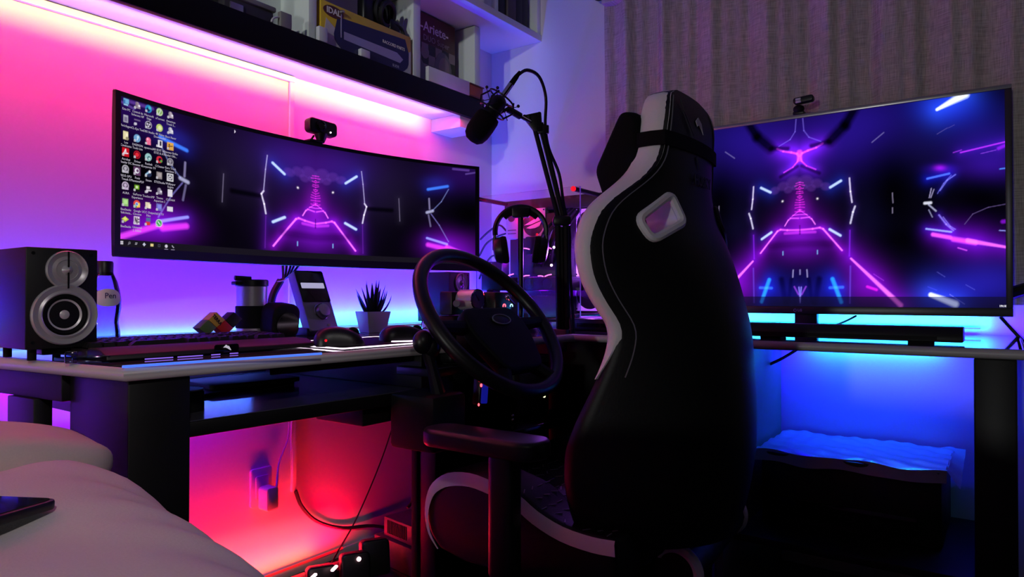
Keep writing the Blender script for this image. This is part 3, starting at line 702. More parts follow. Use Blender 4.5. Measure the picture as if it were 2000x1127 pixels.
# seat: side bolsters, cushion, stripe
sp = [(.555, .462), (.60, .460), (.66, .466), (.715, .484), (.76, .508), (.82, .523), (.88, .531), (.94, .522), (.982, .495), (1.0, .462), (1.004, .425), (.992, .385), (.965, .358)]
spc = [tuple(p)[:2] for p in bez([(a, b, 0) for a, b in sp], 44)]
bott = [(.90, .345), (.62, .345), (.555, .37)]
YZ = lambda x: Matrix(((0, 0, 1, x), (1, 0, 0, 0), (0, 1, 0, 0), (0, 0, 0, 1)))
for sg in (-1, 1):
    x0 = CX - .26 if sg < 0 else CX + .15
    MB().prism(spc + bott, .11, YZ(x0)).build('side_bolster', 'chair_black', chair, .012, 3, smooth=60)
    sx_ = CX + sg * .2615
    rb = MB(); vs = []
    for i, p in enumerate(spc):
        a = Vector(spc[max(0, i - 1)]); b = Vector(spc[min(len(spc) - 1, i + 1)]); t_ = (b - a).normalized(); nn = Vector((t_.y, -t_.x))
        wd = .029 * min(1, (len(spc) - i) / 18 + .1)
        vs += [(sx_, p[0] + nn.x * .002, p[1] + nn.y * .002), (sx_ + sg * .003, p[0] + nn.x * wd * .3, p[1] + nn.y * wd * .3), (sx_ + sg * .003, p[0] + nn.x * wd, p[1] + nn.y * wd)]
    rb.add(vs, [(i * 3 + j, i * 3 + j + 1, i * 3 + j + 4, i * 3 + j + 3) for i in range(len(spc) - 1) for j in range(2)])
    rb.build('seat_stripe', 'chair_white', chair, smooth=60)['label'] = 'white stripe along the upper edge of the seat side'
MB().span(CX - .155, CX + .155, .545, .985, .37, .470).build('seat_cushion', 'chair_black', chair, .03, 4, smooth=60)
stc = MB(); rnd = random.Random(3)
for i in range(10):
    for j in range(9):
        x = CX - .145 + i * .031 + (.0155 if j % 2 else 0); y = .585 + j * .042
        a = rnd.choice((35, -35, 0)); stc.box((0, 0, 0), (.020, .0018, .001), T(x, y, .4712) @ rot('Z', a))
for i in range(4):
    for j in range(9):
        y = .575 + j * .023; x = CX - .243 + i * .028 + (.014 if j % 2 else 0)
        z = float(np.interp(y, [p[0] for p in spc[:34]], [p[1] for p in spc[:34]])); sl_ = math.degrees(math.atan(.5 * max(0, (y - .66)) / .1)) * .5
        stc.box((0, 0, 0), (.018, .0018, .0012), T(x, y, z + .0006) @ rot('X', sl_) @ rot('Z', rnd.choice((30, -30, 0))))
o = stc.build('honeycomb_stitching', 'thread', chair, smooth=0, fix=False); o['kind'] = 'stuff'
# seat rear roll with pale end arcs
MB().tube([(CX - .05, .53, .345), (CX + .245, .53, .385)], .045, 14).build('rear_roll', 'chair_black', chair)
MB().torus(frame((CX - .052, .53, .345), (0, 1, 0), (0, 0, 1)), .047, .011, 20, 8, math.radians(35), math.radians(215)).build('roll_end_trim', 'chair_white', chair)
MB().torus(frame((CX + .247, .53, .385), (0, 1, 0), (0, 0, 1)), .040, .011, 20, 8, math.radians(60), math.radians(250)).build('roll_end_trim', 'chair_white', chair)
# arm rests
for sg in (-1, 1):
    ax_ = CX + sg * .335
    MB().prism(rrect(.088, .27, .04, 8), .034, T(ax_, .785, .600)).build('armrest_pad', 'black_plastic', chair, .009, 3, smooth=60)
    MB().span(ax_ + (.0 if sg < 0 else -.045), ax_ + (.045 if sg < 0 else 0), .726, .784, .36, .600).build('armrest_post', 'black_plastic', chair, .016, 4, smooth=60)
    MB().span(min(ax_ + sg * -.0, CX + sg * .16), max(ax_ + sg * .0, CX + sg * .16), .725, .783, .325, .358).build('armrest_bracket', 'dark_metal', chair, .004)
# mechanism and base
MB().span(CX - .09, CX + .09, .68, .90, .29, .368).build('tilt_mechanism', 'dark_metal', chair, .008)
MB().cyl((CX, .78, .10), (CX, .78, .295), .028, .025).build('gas_lift', 'dark_metal', chair)
for i in range(5):
    a = math.radians(72 * i + 20); d = Vector((math.cos(a), math.sin(a), 0)); tip = Vector((CX, .78, .085)) + d * .32
    lg = MB().tube([Vector((CX, .78, .125)), Vector((CX, .78, .115)) + d * .15, tip], [.036, .030, .020], 8).build('base_leg', 'black_plastic', chair)
    cs = MB()
    for k_ in (-1, 1):
        c0 = tip + Vector((-d.y, d.x, 0)) * .012 * k_; c1 = tip + Vector((-d.y, d.x, 0)) * .030 * k_; c0.z = c1.z = .030; cs.cyl(c0, c1, .029, n=14)
    cs.cyl(Vector((tip.x, tip.y, .03)), Vector((tip.x, tip.y, .09)), .009, n=8)
    cs.build('caster', 'rubber', lg)

# ================================================================== STEERING WHEEL STAND
WC = px(960, 625, s=1.65)
WN = Vector((0, -.77, .634)).normalized(); wf = frame(WC, (1, 0, 0), (0, .634, .77))
t = thing('steering_wheel', 'large black truck style steering wheel with an oval hub badge on its stand', 'steering wheel', (WC.x, WC.y, WC.z))
MB().torus(wf, .206, .0175, 72, 14).build('rim', 'black_plastic', t, smooth=60)
pad_ = round_poly([(-.100, .030), (.092, .030), (.112, -.035), (.075, -.150), (-.075, -.150), (-.118, -.035)], .028)
MB().prism(pad_, .034, wf @ T(0, 0, -.020)).build('hub_pad', 'black_matte', t, .009, 3, smooth=60)
for (a, b, r1, r2) in (((-.08, -.012), (-.205, -.012), .020, .014), ((.08, -.012), (.205, -.012), .020, .014), ((-.045, -.115), (-.095, -.182), .020, .015), ((.045, -.115), (.095, -.182), .020, .015)):
    MB().tube([wf @ Vector((a[0], a[1], -.012)), wf @ Vector((b[0], b[1], 0))], [r1, r2], 10).build('spoke', 'black_matte', t)
bdg = MB().prism(circ(.036, 32, ry=.015), .003, wf @ T(.012, -.012, .0145)).build('badge', 'dark_metal', t, .001)
MB().torus(wf @ T(.012, -.012, .0180) @ Matrix.Diagonal((1, .42, 1, 1)), .034, .0016, 36, 6).build('badge_ring', 'device_grey', bdg)
MB().cyl(WC - WN * .02, WC - WN * .17, .055, .065, 20).build('column', 'black_matte', t)
ST = 1.15
t = thing('wheel_stand', 'black steel stand with mounting boards carrying the steering wheel and shifter', 'stand', (1.36, ST, 0))
MB().span(1.205, 1.79, 1.145, 1.165, .03, .700).build('front_board', 'black_matte', t, .003)  # board added and widened to block light from the red strip
for x in (1.210, 1.56): MB().span(x, x + .05, 1.09, 1.142, 0.05, .70).build('upright', 'black_plastic', t, .004)
for x in (1.210, 1.56): MB().span(x, x + .05, 1.03, 1.40, 0.0, .05).build('foot', 'black_plastic', t, .004)
MB().span(1.15, 1.64, 1.04, 1.16, .702, .722).build('mounting_board', 'black_plastic', t, .003)
MB().span(1.24, 1.44, 1.065, 1.15, .724, .80).build('motor_housing', 'black_plastic', t, .012, 3)
MB().span(1.24, 1.60, .92, 1.085, .555, .575).build('lower_tray', 'black_gloss', t, .004)
MB().span(1.42, 1.54, 1.00, 1.085, .578, .69).build('control_box', 'black_plastic', t, .006)
for (u, v, s_) in ((1063, 774, 1.60),): MB().sphere(px(u, v, s=s_), .0032, n=8, k=6).build('indicator', 'led_yellow', t)
for (u, v) in ((1001, 812), (1001, 820)): MB().sphere(px(u, v, s=1.66), .004, n=8, k=6).build('bolt', 'chrome', t)
# shift display: blue front, red lights
t = thing('gear_display', 'small blue lit display with red lights under the steering wheel', 'display', px(943, 790, s=1.58))
dm = face_front(px(946, 765, s=1.58))
MB().prism(rrect(.030, .062, .004), .02, dm @ T(0, 0, -.022) @ rot('Z', -6)).build('housing', 'black_plastic', t, .002)
MB().prism(rrect(.022, .046, .003), .002, dm @ T(.001, -.004, -.001) @ rot('Z', -6)).build('display_face', 'display_blue', t, smooth=0)
for dx, dy, r_ in ((.013, .020, .0032), (-.013, .016, .0026), (-.022, -.027, .0022)):
    MB().sphere(dm @ Vector((dx, dy, .001)), (r_, r_, r_ * 1.6), n=8, k=6).build('red_light', 'led_red', t)
MB().torus(dm @ T(0, .024, -.002) @ Matrix.Diagonal((1.2, .6, 1, 1)), .013, .002, 18, 6, 0, math.pi).build('red_arc', 'led_redsoft', t)
# shifter
t = thing('gear_shifter', 'black shift lever with a rounded two-lobed knob at the front edge of the desk', 'shifter', px(850, 780, s=1.50))
kp = px(826, 668, s=1.48)
MB().sphere(kp, (.023, .022, .026)).sphere(kp + Vector((.020, -.006, -.012)), (.022, .02, .024)).build('knob', 'black_plastic', t)
lev = px(856, 768, s=1.50)
MB().tube([kp + Vector((.012, 0, -.015)), kp * .5 + lev * .5 + Vector((.004, 0, 0)), lev], [.014, .012, .016], 10).build('lever', 'black_plastic', t)
MB().box(lev + Vector((.0, .03, -.06)), (.11, .13, .12)).build('shifter_box', 'black_matte', t, .01)
# dash console with gauge, boxes and switches
GS = 1.86
t = thing('dash_console', 'black dash console with a round gauge, knob and warning lights behind the steering wheel', 'console', px(930, 640, s=GS))
p0 = px(862, 612, s=GS); p1 = px(1042, 612, s=GS); 
lb = px(890, 592, s=GS - .02); rbx = px(978, 593, s=GS - .02)
MB().span(lb.x - .03, rbx.x + .06, lb.y - .02, lb.y + .05, .70, .832).build('cowl', 'black_matte', t, .012, 3)
MB().box(lb + Vector((.0, .015, 0)), (.05, .045, .062)).build('knob_box', 'black_plastic', t, .005)
MB().cyl(px(892, 593, s=GS - .045), px(892, 593, s=GS - .075), .010, .008, 18).build('knob', 'device_grey', t)
g0 = px(903, 588, s=GS + .02); g1 = px(933, 585, s=GS - .045)
ga = (g1 - g0).normalized()
gd = Vector((-.05, -.995, .02)).normalized()
gb = MB().cyl(g1 - gd * .055, g1, .0275, n=30).build('gauge_body', 'can_silver', t)
gq = frame(g1 + gd * .0012, Vector((0, 0, 1)).cross(gd), (0, 0, 1))
MB().prism(circ(.0240, 30), .001, gq).build('gauge_face', 'gauge_face', gb, smooth=0)
MB().torus(gq, .0262, .0022, 30, 6).build('gauge_bezel', 'chrome', gb)
MB().prism([(-.0012, -.004), (.0012, -.004), (.0006, .018), (-.0006, .018)], .0006, gq @ T(0, 0, .0012) @ rot('Z', 40)).build('needle', 'black_plastic', gb, smooth=0)
MB().box(rbx + Vector((.01, .02, 0)), (.075, .045, .062)).build('switch_box', 'black_plastic', t, .005)
for u, m_ in ((985, 'led_red'), (999, 'display_cyan')):
    mm = face_front(px(u, 598, s=GS - .06))
    MB().torus(mm, .0052, .0015, 14, 6, -.3, math.pi + .3).build('warning_light', m_, t)
MB().sphere(px(991, 580, s=GS - .06), .0075, n=12, k=8).build('toggle_ball', 'chrome', t)
MB().tube([px(991, 580, s=GS - .06), px(1004, 594, s=GS - .05)], .0035, 8).build('toggle', 'chrome', t)

# ================================================================== BED
t = thing('bed', 'low bed with a mattress under the pale duvet at the bottom left', 'bed', (-.25, .1, 0))
MB().span(-1.05, .30, -1.1, 1.78, .20, .575).build('mattress', 'mattress', t, .05, 4)
MB().span(-1.08, .37, -1.13, 1.80, .06, .20).build('bed_frame', 'desk_black', t, .01)
for x in (-1.0, .30):
    for y in (-1.05, 1.70): MB().span(x, x + .05, y, y + .05, 0, .06).build('leg', 'desk_black', t)
def duvet_z(x, y):
    qx = max(0, (x - .315 + .17 * max(0, .88 - y)) / .20); qy = max(0, (y - .93) / .12); q = math.sqrt(qx ** 2.2 + qy ** 2)
    top = .685 + .008 * math.sin(x * 7 + .6) * math.sin(y * 5) + .008 * math.exp(-((x - .30) ** 2 + (y - .90) ** 2) / .02) + .003 * math.sin(x * 26 + y * 17)
    top -= .10 * max(0, .62 - y) ** 2
    if q >= 1: return max(.22, .36 - (q - 1) * .9)
    wr = .004 * math.sin((x + y) * 38 + 3 * math.sin(y * 9)) * min(1, q * 2.2)
    return top - .32 * (1 - math.sqrt(1 - q ** 2)) + wr
dv = MB().grid(lambda a, b: (-1.1 + a * 1.62, -1.1 + b * 2.16, duvet_z(-1.1 + a * 1.62, -1.1 + b * 2.16)), 150, 190)
tag(dv.build('duvet', 'duvet', smooth=80, fix=False), 'pale cream duvet bulging over the bed in the bottom left corner', 'duvet')
pc = Vector((.262, 1.125, .652))
pw = MB()
def pil(a, b):
    th = 2 * math.pi * a; ph = -math.pi / 2 + math.pi * b
    ex = lambda c, p: math.copysign(abs(c) ** p, c)
    x = .222 * ex(math.cos(ph), .45) * ex(math.cos(th), .5); y = .125 * ex(math.cos(ph), .45) * ex(math.sin(th), .6); z = .056 * ex(math.sin(ph), .8) * (1 - .3 * (abs(x) / .225) ** 4)
    z += .006 * math.sin(x * 22 + 1) + .004 * math.sin(y * 40)
    return pc + Vector((x, y, z))
tag(pw.grid(pil, 48, 24).build('pillow', 'pillowcase', smooth=80), 'cream pillow behind the duvet, next to the dark side of the desk', 'pillow')
t = thing('smartphone', 'black smartphone lying screen up on the duvet at the left edge', 'phone', (.197, .72, .69))
pm = T(.190, .715, .694) @ rot('Z', 29) @ rot('Y', 4)
MB().prism(rrect(.155, .078, .010), .009, pm).build('body', 'black_plastic', t, .002)
MB().prism(rrect(.148, .071, .008), .0006, pm @ T(0, 0, .0091)).build('screen', 'phone_black', t, smooth=0)

# ================================================================== FLOOR ITEMS
for i, (u, v, s_) in enumerate(((625, 1118, 2.02), (690, 1092, 2.06), (728, 1066, 2.12))):
    p = px(u, v, s=s_)
    a = thing('power_adapter', ('black power adapter on the floor strip, lowest of the three by the red skirting light', 'middle black power adapter of the row on the floor strip', 'black power adapter of the floor strip nearest the vented box')[i], 'adapter', (p.x, p.y, p.z - .06), 'adapters on the floor power strip')
    m0 = T(p.x, p.y, p.z - .035) @ rot('Z', -40) 
    MB().prism(rrect(.085, .105, .014), .05, frame((p.x, p.y, p.z - .03), (.85, -.5, 0), (0.1, .17, .98))).build('body', 'black_plastic', a, .006, 3)
    lp = px(*((612, 1126), (653, 1110), (701, 1092))[i], s=s_ - .10)
    if i < 2: MB().box((0, 0, 0), (.028, .006, .009), frame(lp, (.92, .35, .12), (0, 0, 1))).build('lit_switch', 'led_hot', a, .002)
    else: MB().sphere(lp, .0065, n=10, k=8).build('lit_switch', 'led_hot', a)
p = px(690, 1085, s=2.15)
t = thing('power_strip', 'black power strip on the floor along the red lit wall', 'power strip', (p.x, p.y, 0))
MB().box((0, 0, 0), (.46, .07, .045), T(1.42, 1.70, .023) @ rot('Z', -6)).build('body', 'black_plastic', t, .006)
for i in range(4): MB().lathe([(.02, 0), (.02, .002), (.016, .002)], 18, T(1.42, 1.70, .046) @ rot('Z', -6) @ T(-.16 + i * .105, 0, 0)).build('socket', 'grey_dark', t)
a_ = px(766, 1012, s=2.22); b_ = px(842, 1050, s=2.08)
t = thing('voltage_stabilizer', 'dark vented power box glowing red on the floor beside the chair', 'power box', ((a_.x + b_.x) / 2, (a_.y + b_.y) / 2, 0))
ux, uy, uz = a_.x, a_.y + .04, a_.z
um = frame((ux, uy, uz), (b_.x - a_.x, b_.y - a_.y, 0), (0, 0, 1))
LN = ((b_ - a_).length) + .10
ub = MB().span(0, LN, -.062, 0, -.14, -.001, um).build('upper_body', 'ups_grey', t, .004)
for i in range(12): MB().span(.022 + i * .0088, .0258 + i * .0088, -.050, -.008, -.001, .0012, um).build('vent_slot', 'black_matte', t, smooth=0)
MB().span(-.035, LN, -.150, -.064, -.12, .012, um).build('lower_body', 'grey_dark', t, .004)
MB().span(-.035, LN, uz * -1 + .0, -.152, -.12, .012, um).build('plinth', 'black_matte', t, .004)

# printer with plastic sheet on the low shelf under the right desk
t = thing('printer', 'black printer under a crinkled clear plastic sheet on the low shelf under the right desk', 'printer', (2.22, .35, .235))
MB().span(2.065, 2.395, .135, .585, .236, .434).build('body', 'printer_dark', t, .008)
MB().span(2.058, 2.064, .19, .53, .26, .31).build('paper_slot', 'black_gloss', t, .001)
def film(a, b):
    y = .60 - a * .475; x = 2.046 + b * .355
    z = .4385 + .0035 * math.sin(17 * a + 9 * b) * math.sin(23 * b + 4 * a) + .002 * math.sin(60 * a) * b
    if b < .06: z -= (.06 - b) * .5
    return (x + .010 * math.sin(a * 14) * (1 - b), y, max(z, .4355) if b >= .06 else z)
MB().grid(film, 60, 36).build('plastic_sheet', 'plastic_film', t, fix=False, smooth=20)['label'] = 'crinkled shiny plastic sheet'
MB().grid(lambda a, b: (2.085 + .30 * b + .018 * a, .128 - .030 * a, .4395 - .045 * a * (1.1 - b) + .003 * math.sin(b * 20)), 6, 16).build('sheet_flap', 'plastic_film', t, fix=False, smooth=20)

# ================================================================== SCREEN PICTURES
def proj_np(P):
    q = P - np.array(_C); w = q @ np.array(_Fv)
    return 1000 + FPX * (q @ np.array(_Rv)) / w, 563.5 - FPX * (q @ np.array(_Uv)) / w
class Pic:
    """a wallpaper drawn over a grid of points; u, v are drawing coordinates"""
    def __init__(s, u, v, hk=1.0): s.u, s.v, s.hk = u, v, hk; s.c = np.zeros(u.shape + (3,))
    def blob(s, u, v, ru, rv, rgb, p=1.0):
        s.c += (np.exp(-(((s.u - u) / ru) ** 2 + ((s.v - v) / rv) ** 2)) ** p)[..., None] * np.array(lin(rgb)) * s.hk
    def seg(s, a, b, w, rgb, k=1.0, halo=None, hw=12.0, w2=None):
        a = np.array(a, float); b = np.array(b, float); d = b - a; L2 = (d @ d)
        t = np.clip(((s.u - a[0]) * d[0] + (s.v - a[1]) * d[1]) / L2, 0, 1)
        dist = np.hypot(s.u - a[0] - t * d[0], s.v - a[1] - t * d[1])
        ww = w if w2 is None else w + (w2 - w) * t
        core = np.clip(1.5 - dist / np.maximum(ww / 2, .3), 0, 1)
        s.c += core[..., None] * np.array(lin(rgb)) * k
        if halo is not None: s.c += np.exp(-(dist / hw) ** 1.3)[..., None] * np.array(lin(halo)) * s.hk
    def poly(s, pts, w, rgb, k=1.0, halo=None, hw=12.0):
        for a, b in zip(pts[:-1], pts[1:]): s.seg(a, b, w, rgb, k, halo if halo else None, hw)
    def dark(s, a, b, w, k=.85):
        a = np.array(a, float); b = np.array(b, float); d = b - a; L2 = d @ d
        t = np.clip(((s.u - a[0]) * d[0] + (s.v - a[1]) * d[1]) / L2, 0, 1)
        dist = np.hypot(s.u - a[0] - t * d[0], s.v - a[1] - t * d[1])
        s.c *= (1 - k * np.clip(1.4 - dist / (w / 2), 0, 1))[..., None]
    def dim(s, u, v, ru, rv, k):
        s.c *= (1 - k * np.exp(-(((s.u - u) / ru) ** 2 + ((s.v - v) / rv) ** 2)))[..., None]
PK = (255, 90, 235); BW = (190, 215, 255); MG = (190, 20, 255)
def draw_core(P, cx, k, top, hw=45, bx=82, by=75, up=-61):
    """the mirrored neon corridor in the middle of both wallpapers: cx axis, k scale, top = y of the apex"""
    X = lambda d: cx + d * k; Yf = lambda d: top + d * k
    P.blob(cx, Yf(42), 46 * k, 40 * k, (130, 10, 210)); P.blob(cx, Yf(66), 60 * k, 26 * k, (70, 8, 130)); P.blob(cx, Yf(2), 18 * k, 36 * k, (140, 16, 190)); P.blob(cx, Yf(-70), 46 * k, 50 * k, (40, 12, 90))
    pk = (255, 120, 240)
    for sg in (-1, 1):
        P.seg((X(sg * hw), Yf(33)), (X(sg * bx), Yf(by)), 3 * k, pk, 1.0, (150, 10, 230), 8 * k)
        P.poly([(X(sg * 2), Yf(35)), (X(sg * hw * .55), Yf(33)), (X(sg * hw * .86), Yf(30.5)), (X(sg * hw), Yf(33))], 3.4 * k, (245, 90, 240), .8, (60, 6, 120), 7 * k)
        P.seg((X(sg * 3), Yf(40)), (X(sg * hw * .66), Yf(39)), 5 * k, (220, 60, 230), .5)
        P.seg((X(sg * hw * .50), Yf(13)), (X(sg * hw * .66), Yf(24)), 2.2 * k, pk, .9)
        P.poly([(X(sg * 2), Yf(12)), (X(sg * hw * .40), Yf(10)), (X(sg * hw * .48), Yf(13))], 2.6 * k, (225, 80, 240), .8, (70, 6, 130), 5 * k)
        P.seg((X(sg * 1), Yf(5)), (X(sg * hw * .30), Yf(5)), 2 * k, (220, 70, 235), .8)
        P.seg((X(0), Yf(-3)), (X(sg * hw * .34), Yf(7)), 1.8 * k, (220, 70, 235), .7)
        P.seg((X(sg * 59), Yf(up + 13)), (X(sg * 80), Yf(up)), 4.4 * k, BW, 1.1, (20, 40, 160), 11 * k)
        P.seg((X(sg * 58), Yf(34)), (X(sg * 79), Yf(46)), 4.4 * k, BW, 1.1, (40, 30, 160), 7 * k)
        P.blob(X(sg * 34), Yf(-26), 1.6 * k, 1.6 * k, (255, 240, 255)); P.blob(X(sg * 34), Yf(-26), 1.6 * k, 1.6 * k, (255, 240, 255))
        P.seg((X(sg * 34), Yf(75)), (X(sg * 34), Yf(82)), 2 * k, (130, 200, 255), .7)
        for q_, (dx, dy, r_) in enumerate(((12, -61, 11), (33, -56, 9), (22, -47, 7), (50, -50, 8), (9, -49, 5))):
            t_ = np.hypot((P.u - X(sg * dx)) / (r_ * 1.25 * k), (P.v - Yf(dy)) / (r_ * k))
            P.c += (np.clip((1.0 - t_) * 4, 0, 1) * .16)[..., None] * np.array(lin((130, 70, 190))) + (np.exp(-((t_ - 1) / .10) ** 2) * .25)[..., None] * np.array(lin((70, 40, 120)))
    rnd = random.Random(5)
    for i in range(14):
        y_ = -58 + i * 4.4; w_ = rnd.uniform(2, 9)
        for sg in (-1, 1): P.seg((X(0), Yf(y_)), (X(sg * w_), Yf(y_ + rnd.uniform(-2, 2))), 2.0 * k, (230, 40, 220), .55)
    P.dark((cx, Yf(44)), (cx, Yf(26)), 1.6 * k, .6); P.dark((X(-60), Yf(62)), (X(60), Yf(62)), 16 * k, .45)

# ------------------------------------------------------------------ ultrawide monitor
ML = Vector((0.702, 1.567, 0)); MR = Vector((1.868, 1.485, 0)); MZ0, MZ1 = 0.974, 1.331
chord = (MR - ML); half = chord.length / 2; ex_ = chord.normalized(); en_ = Vector((-ex_.y, ex_.x, 0))       # en_ towards the wall
SAG = 0.112; RAD = (half ** 2 + SAG ** 2) / (2 * SAG); mc = (ML + MR) / 2 + en_ * (SAG - RAD); th0 = math.asin(half / RAD)
def mon(a, z, off=0.0):
    """a in -1..1 across the curved screen, off = towards the viewer"""
    t = a * th0; r = RAD - off
    p = mc + ex_ * (r * math.sin(t)) + en_ * (r * math.cos(t)); return Vector((p.x, p.y, z))
mo = thing('ultrawide_monitor', 'very wide curved black monitor showing a neon tunnel and desktop icons on the left wall', 'monitor', mon(0, MZ0, 0))
sh = MB(); NA = 48
prof = [(-.0, MZ0), (-.0, MZ1), (.004, MZ1 + .003), (.022, MZ1), (.035, MZ1 - .05), (.035, MZ0 + .05), (.022, MZ0), (.004, MZ0 - .003)]
vs = [tuple(mon(-1 + 2 * i / NA, z, -o * (.12 + .88 * min(1, 2.2 * (1 - abs(-1 + 2 * i / NA)) ** .7)))) for i in range(NA + 1) for o, z in prof]; kp_ = len(prof)
sh.add(vs, [(i * kp_ + j, i * kp_ + (j + 1) % kp_, (i + 1) * kp_ + (j + 1) % kp_, (i + 1) * kp_ + j) for i in range(NA) for j in range(kp_)] + [tuple(range(kp_)), tuple(range(NA * kp_, (NA + 1) * kp_))])
sh.build('housing', 'black_plastic', mo, smooth=50)
bz = MB()
aE = 1 - .014 / half
for z0, z1 in ((MZ0 - .002, MZ0 + .020), (MZ1 - .008, MZ1 + .002)):
    vs = [tuple(mon(-1 + 2 * i / NA, z, o)) for i in range(NA + 1) for o, z in ((0, z0), (.006, z0), (.006, z1), (0, z1))]
    bz.add(vs, [(i * 4 + j, i * 4 + (j + 1) % 4, (i + 1) * 4 + (j + 1) % 4, (i + 1) * 4 + j) for i in range(NA) for j in range(4)] + [(0, 1, 2, 3), tuple(range(NA * 4, NA * 4 + 4))])
for sg in (-1, 1):
    vs = [tuple(mon(a, z, o)) for a in (sg * 1.0, sg * aE) for o, z in ((0, MZ0), (.006, MZ0), (.006, MZ1), (0, MZ1))]
    bz.add(vs, [(0, 1, 5, 4), (1, 2, 6, 5), (2, 3, 7, 6), (3, 0, 4, 7), (0, 3, 2, 1), (4, 5, 6, 7)])
bz.build('bezel', 'black_plastic', mo, smooth=40)
NU, NV = 960, 270
SZ0, SZ1 = MZ0 + .020, MZ1 - .008
aa = np.linspace(-aE, aE, NU + 1); zz = np.linspace(SZ0, SZ1, NV + 1)
tt = aa * th0; rr_ = RAD - .003
base = np.array([mc.x, mc.y]) + np.outer(np.sin(tt) * rr_, [ex_.x, ex_.y]) + np.outer(np.cos(tt) * rr_, [en_.x, en_.y])
G = np.zeros((NV + 1, NU + 1, 3)); G[..., 0] = base[:, 0]; G[..., 1] = base[:, 1]; G[..., 2] = zz[:, None]
gu, gv = proj_np(G)
# mirror the right half of the wallpaper onto the left half
mir_i = np.where(np.arange(NU + 1) >= NU // 2, np.arange(NU + 1), NU - np.arange(NU + 1))
mu_, mv_ = gu[:, mir_i], gv[:, mir_i]
P = Pic(mu_, mv_, .62)
P.c += np.array(lin((9, 5, 17)))
cxm_ = float(gu[NV // 2, NU // 2])
# right-hand features (drawing coordinates of the photograph)
P.blob(cxm_, 318, 100, 42, (56, 8, 110)); P.blob(cxm_ + 56, 335, 42, 34, (26, 16, 100)); P.blob(700, 360, 70, 60, (26, 12, 60))
P.blob(760, 380, 60, 70, (22, 16, 34)); P.dim(790, 470, 60, 60, .6)
P.poly([(706, 335), (709, 360), (712, 396)], 1.8, (180, 170, 220), .7, (40, 20, 70), 6); P.poly([(712, 398), (716, 404), (711, 420), (708, 436)], 2.6, (225, 215, 245), .9, (40, 20, 70), 6)
P.seg((708, 440), (709, 495), 1.8, (90, 30, 140), .6, (60, 10, 120), 8)
P.seg((779, 388), (781, 432), 1.6, (120, 110, 140), .6, (26, 22, 36), 6)
P.dark((720, 408), (765, 411), 9, .8)
P.seg((838, 388), (839, 408), 3, (150, 140, 190), .7); P.seg((834, 415), (845, 412), 5, (190, 190, 230), .8, (30, 20, 60), 7); P.seg((837, 420), (841, 442), 3, (130, 120, 170), .6)
P.poly([(845, 411), (862, 394), (876, 370)], 2, (120, 130, 200), .6); P.poly([(842, 418), (858, 440), (876, 472)], 2, (130, 120, 210), .6)
P.blob(905, 345, 70, 35, (44, 8, 100)); P.blob(850, 356, 22, 12, (20, 30, 130)); P.seg((836, 370), (874, 364), 5, (60, 130, 255), .9, (12, 24, 120), 9)
P.blob(880, 478, 45, 26, (130, 10, 200)); P.seg((834, 465), (873, 477), 4, (150, 160, 255), .9, (60, 20, 160), 7); P.seg((836, 478), (870, 486), 8, (240, 60, 230), .8, (90, 8, 170), 8)
P.seg((873, 482), (935, 508), 7, (240, 70, 235), .8, (110, 8, 190), 14)
P.dim(915, 420, 50, 45, .9)
P.seg((885, 330), (915, 333), 4, (110, 70, 170), .5); P.seg((910, 340), (930, 337), 3, (110, 80, 170), .5)
draw_core(P, cxm_, 1.0, 402.0, 37, 78, 88, -57)
col = P.c
# real left side: mirror axis differs in perspective, so re-express the core on true coordinates
t_z = (G[..., 2] - SZ0)
tb = t_z < 0.0165
col[tb] = np.array(lin((24, 20, 30)))
# desktop icons
def near(u, v):
    i = np.argmin((gu - u) ** 2 + (gv - v) ** 2); return np.unravel_index(i, gu.shape)
arc = rr_ * tt                                  # metres along the screen
SX = np.broadcast_to(arc[None, :], gu.shape); SY = G[..., 2]
def disc(x, y, r, rgb, k=1.0):
    m_ = np.clip((r - np.hypot(SX - x, SY - y)) / .0012 + .5, 0, 1)[..., None]; col[...] = col * (1 - m_ * k) + m_ * k * np.array(lin(rgb))
def rect(x, y, w, h, rgb, k=1.0):
    m_ = (np.clip((w / 2 - np.abs(SX - x)) / .0012 + .5, 0, 1) * np.clip((h / 2 - np.abs(SY - y)) / .0012 + .5, 0, 1))[..., None]; col[...] = col * (1 - m_ * k) + m_ * k * np.array(lin(rgb))
def line(x0, y0, x1, y1, w, rgb):
    d2 = (x1 - x0) ** 2 + (y1 - y0) ** 2; t_ = np.clip(((SX - x0) * (x1 - x0) + (SY - y0) * (y1 - y0)) / d2, 0, 1)
    m_ = np.clip((w / 2 - np.hypot(SX - x0 - t_ * (x1 - x0), SY - y0 - t_ * (y1 - y0))) / .0012 + .5, 0, 1)[..., None]; col[...] = col * (1 - m_) + m_ * np.array(lin(rgb))
ic = near(244, 200); il = near(240, 430)
x_0 = float(arc[near(245, 300)[1]]); x_4 = float(arc[near(333, 300)[1]]); y_0 = float(zz[near(245, 199)[0]]); y_7 = float(zz[near(240, 427)[0]])
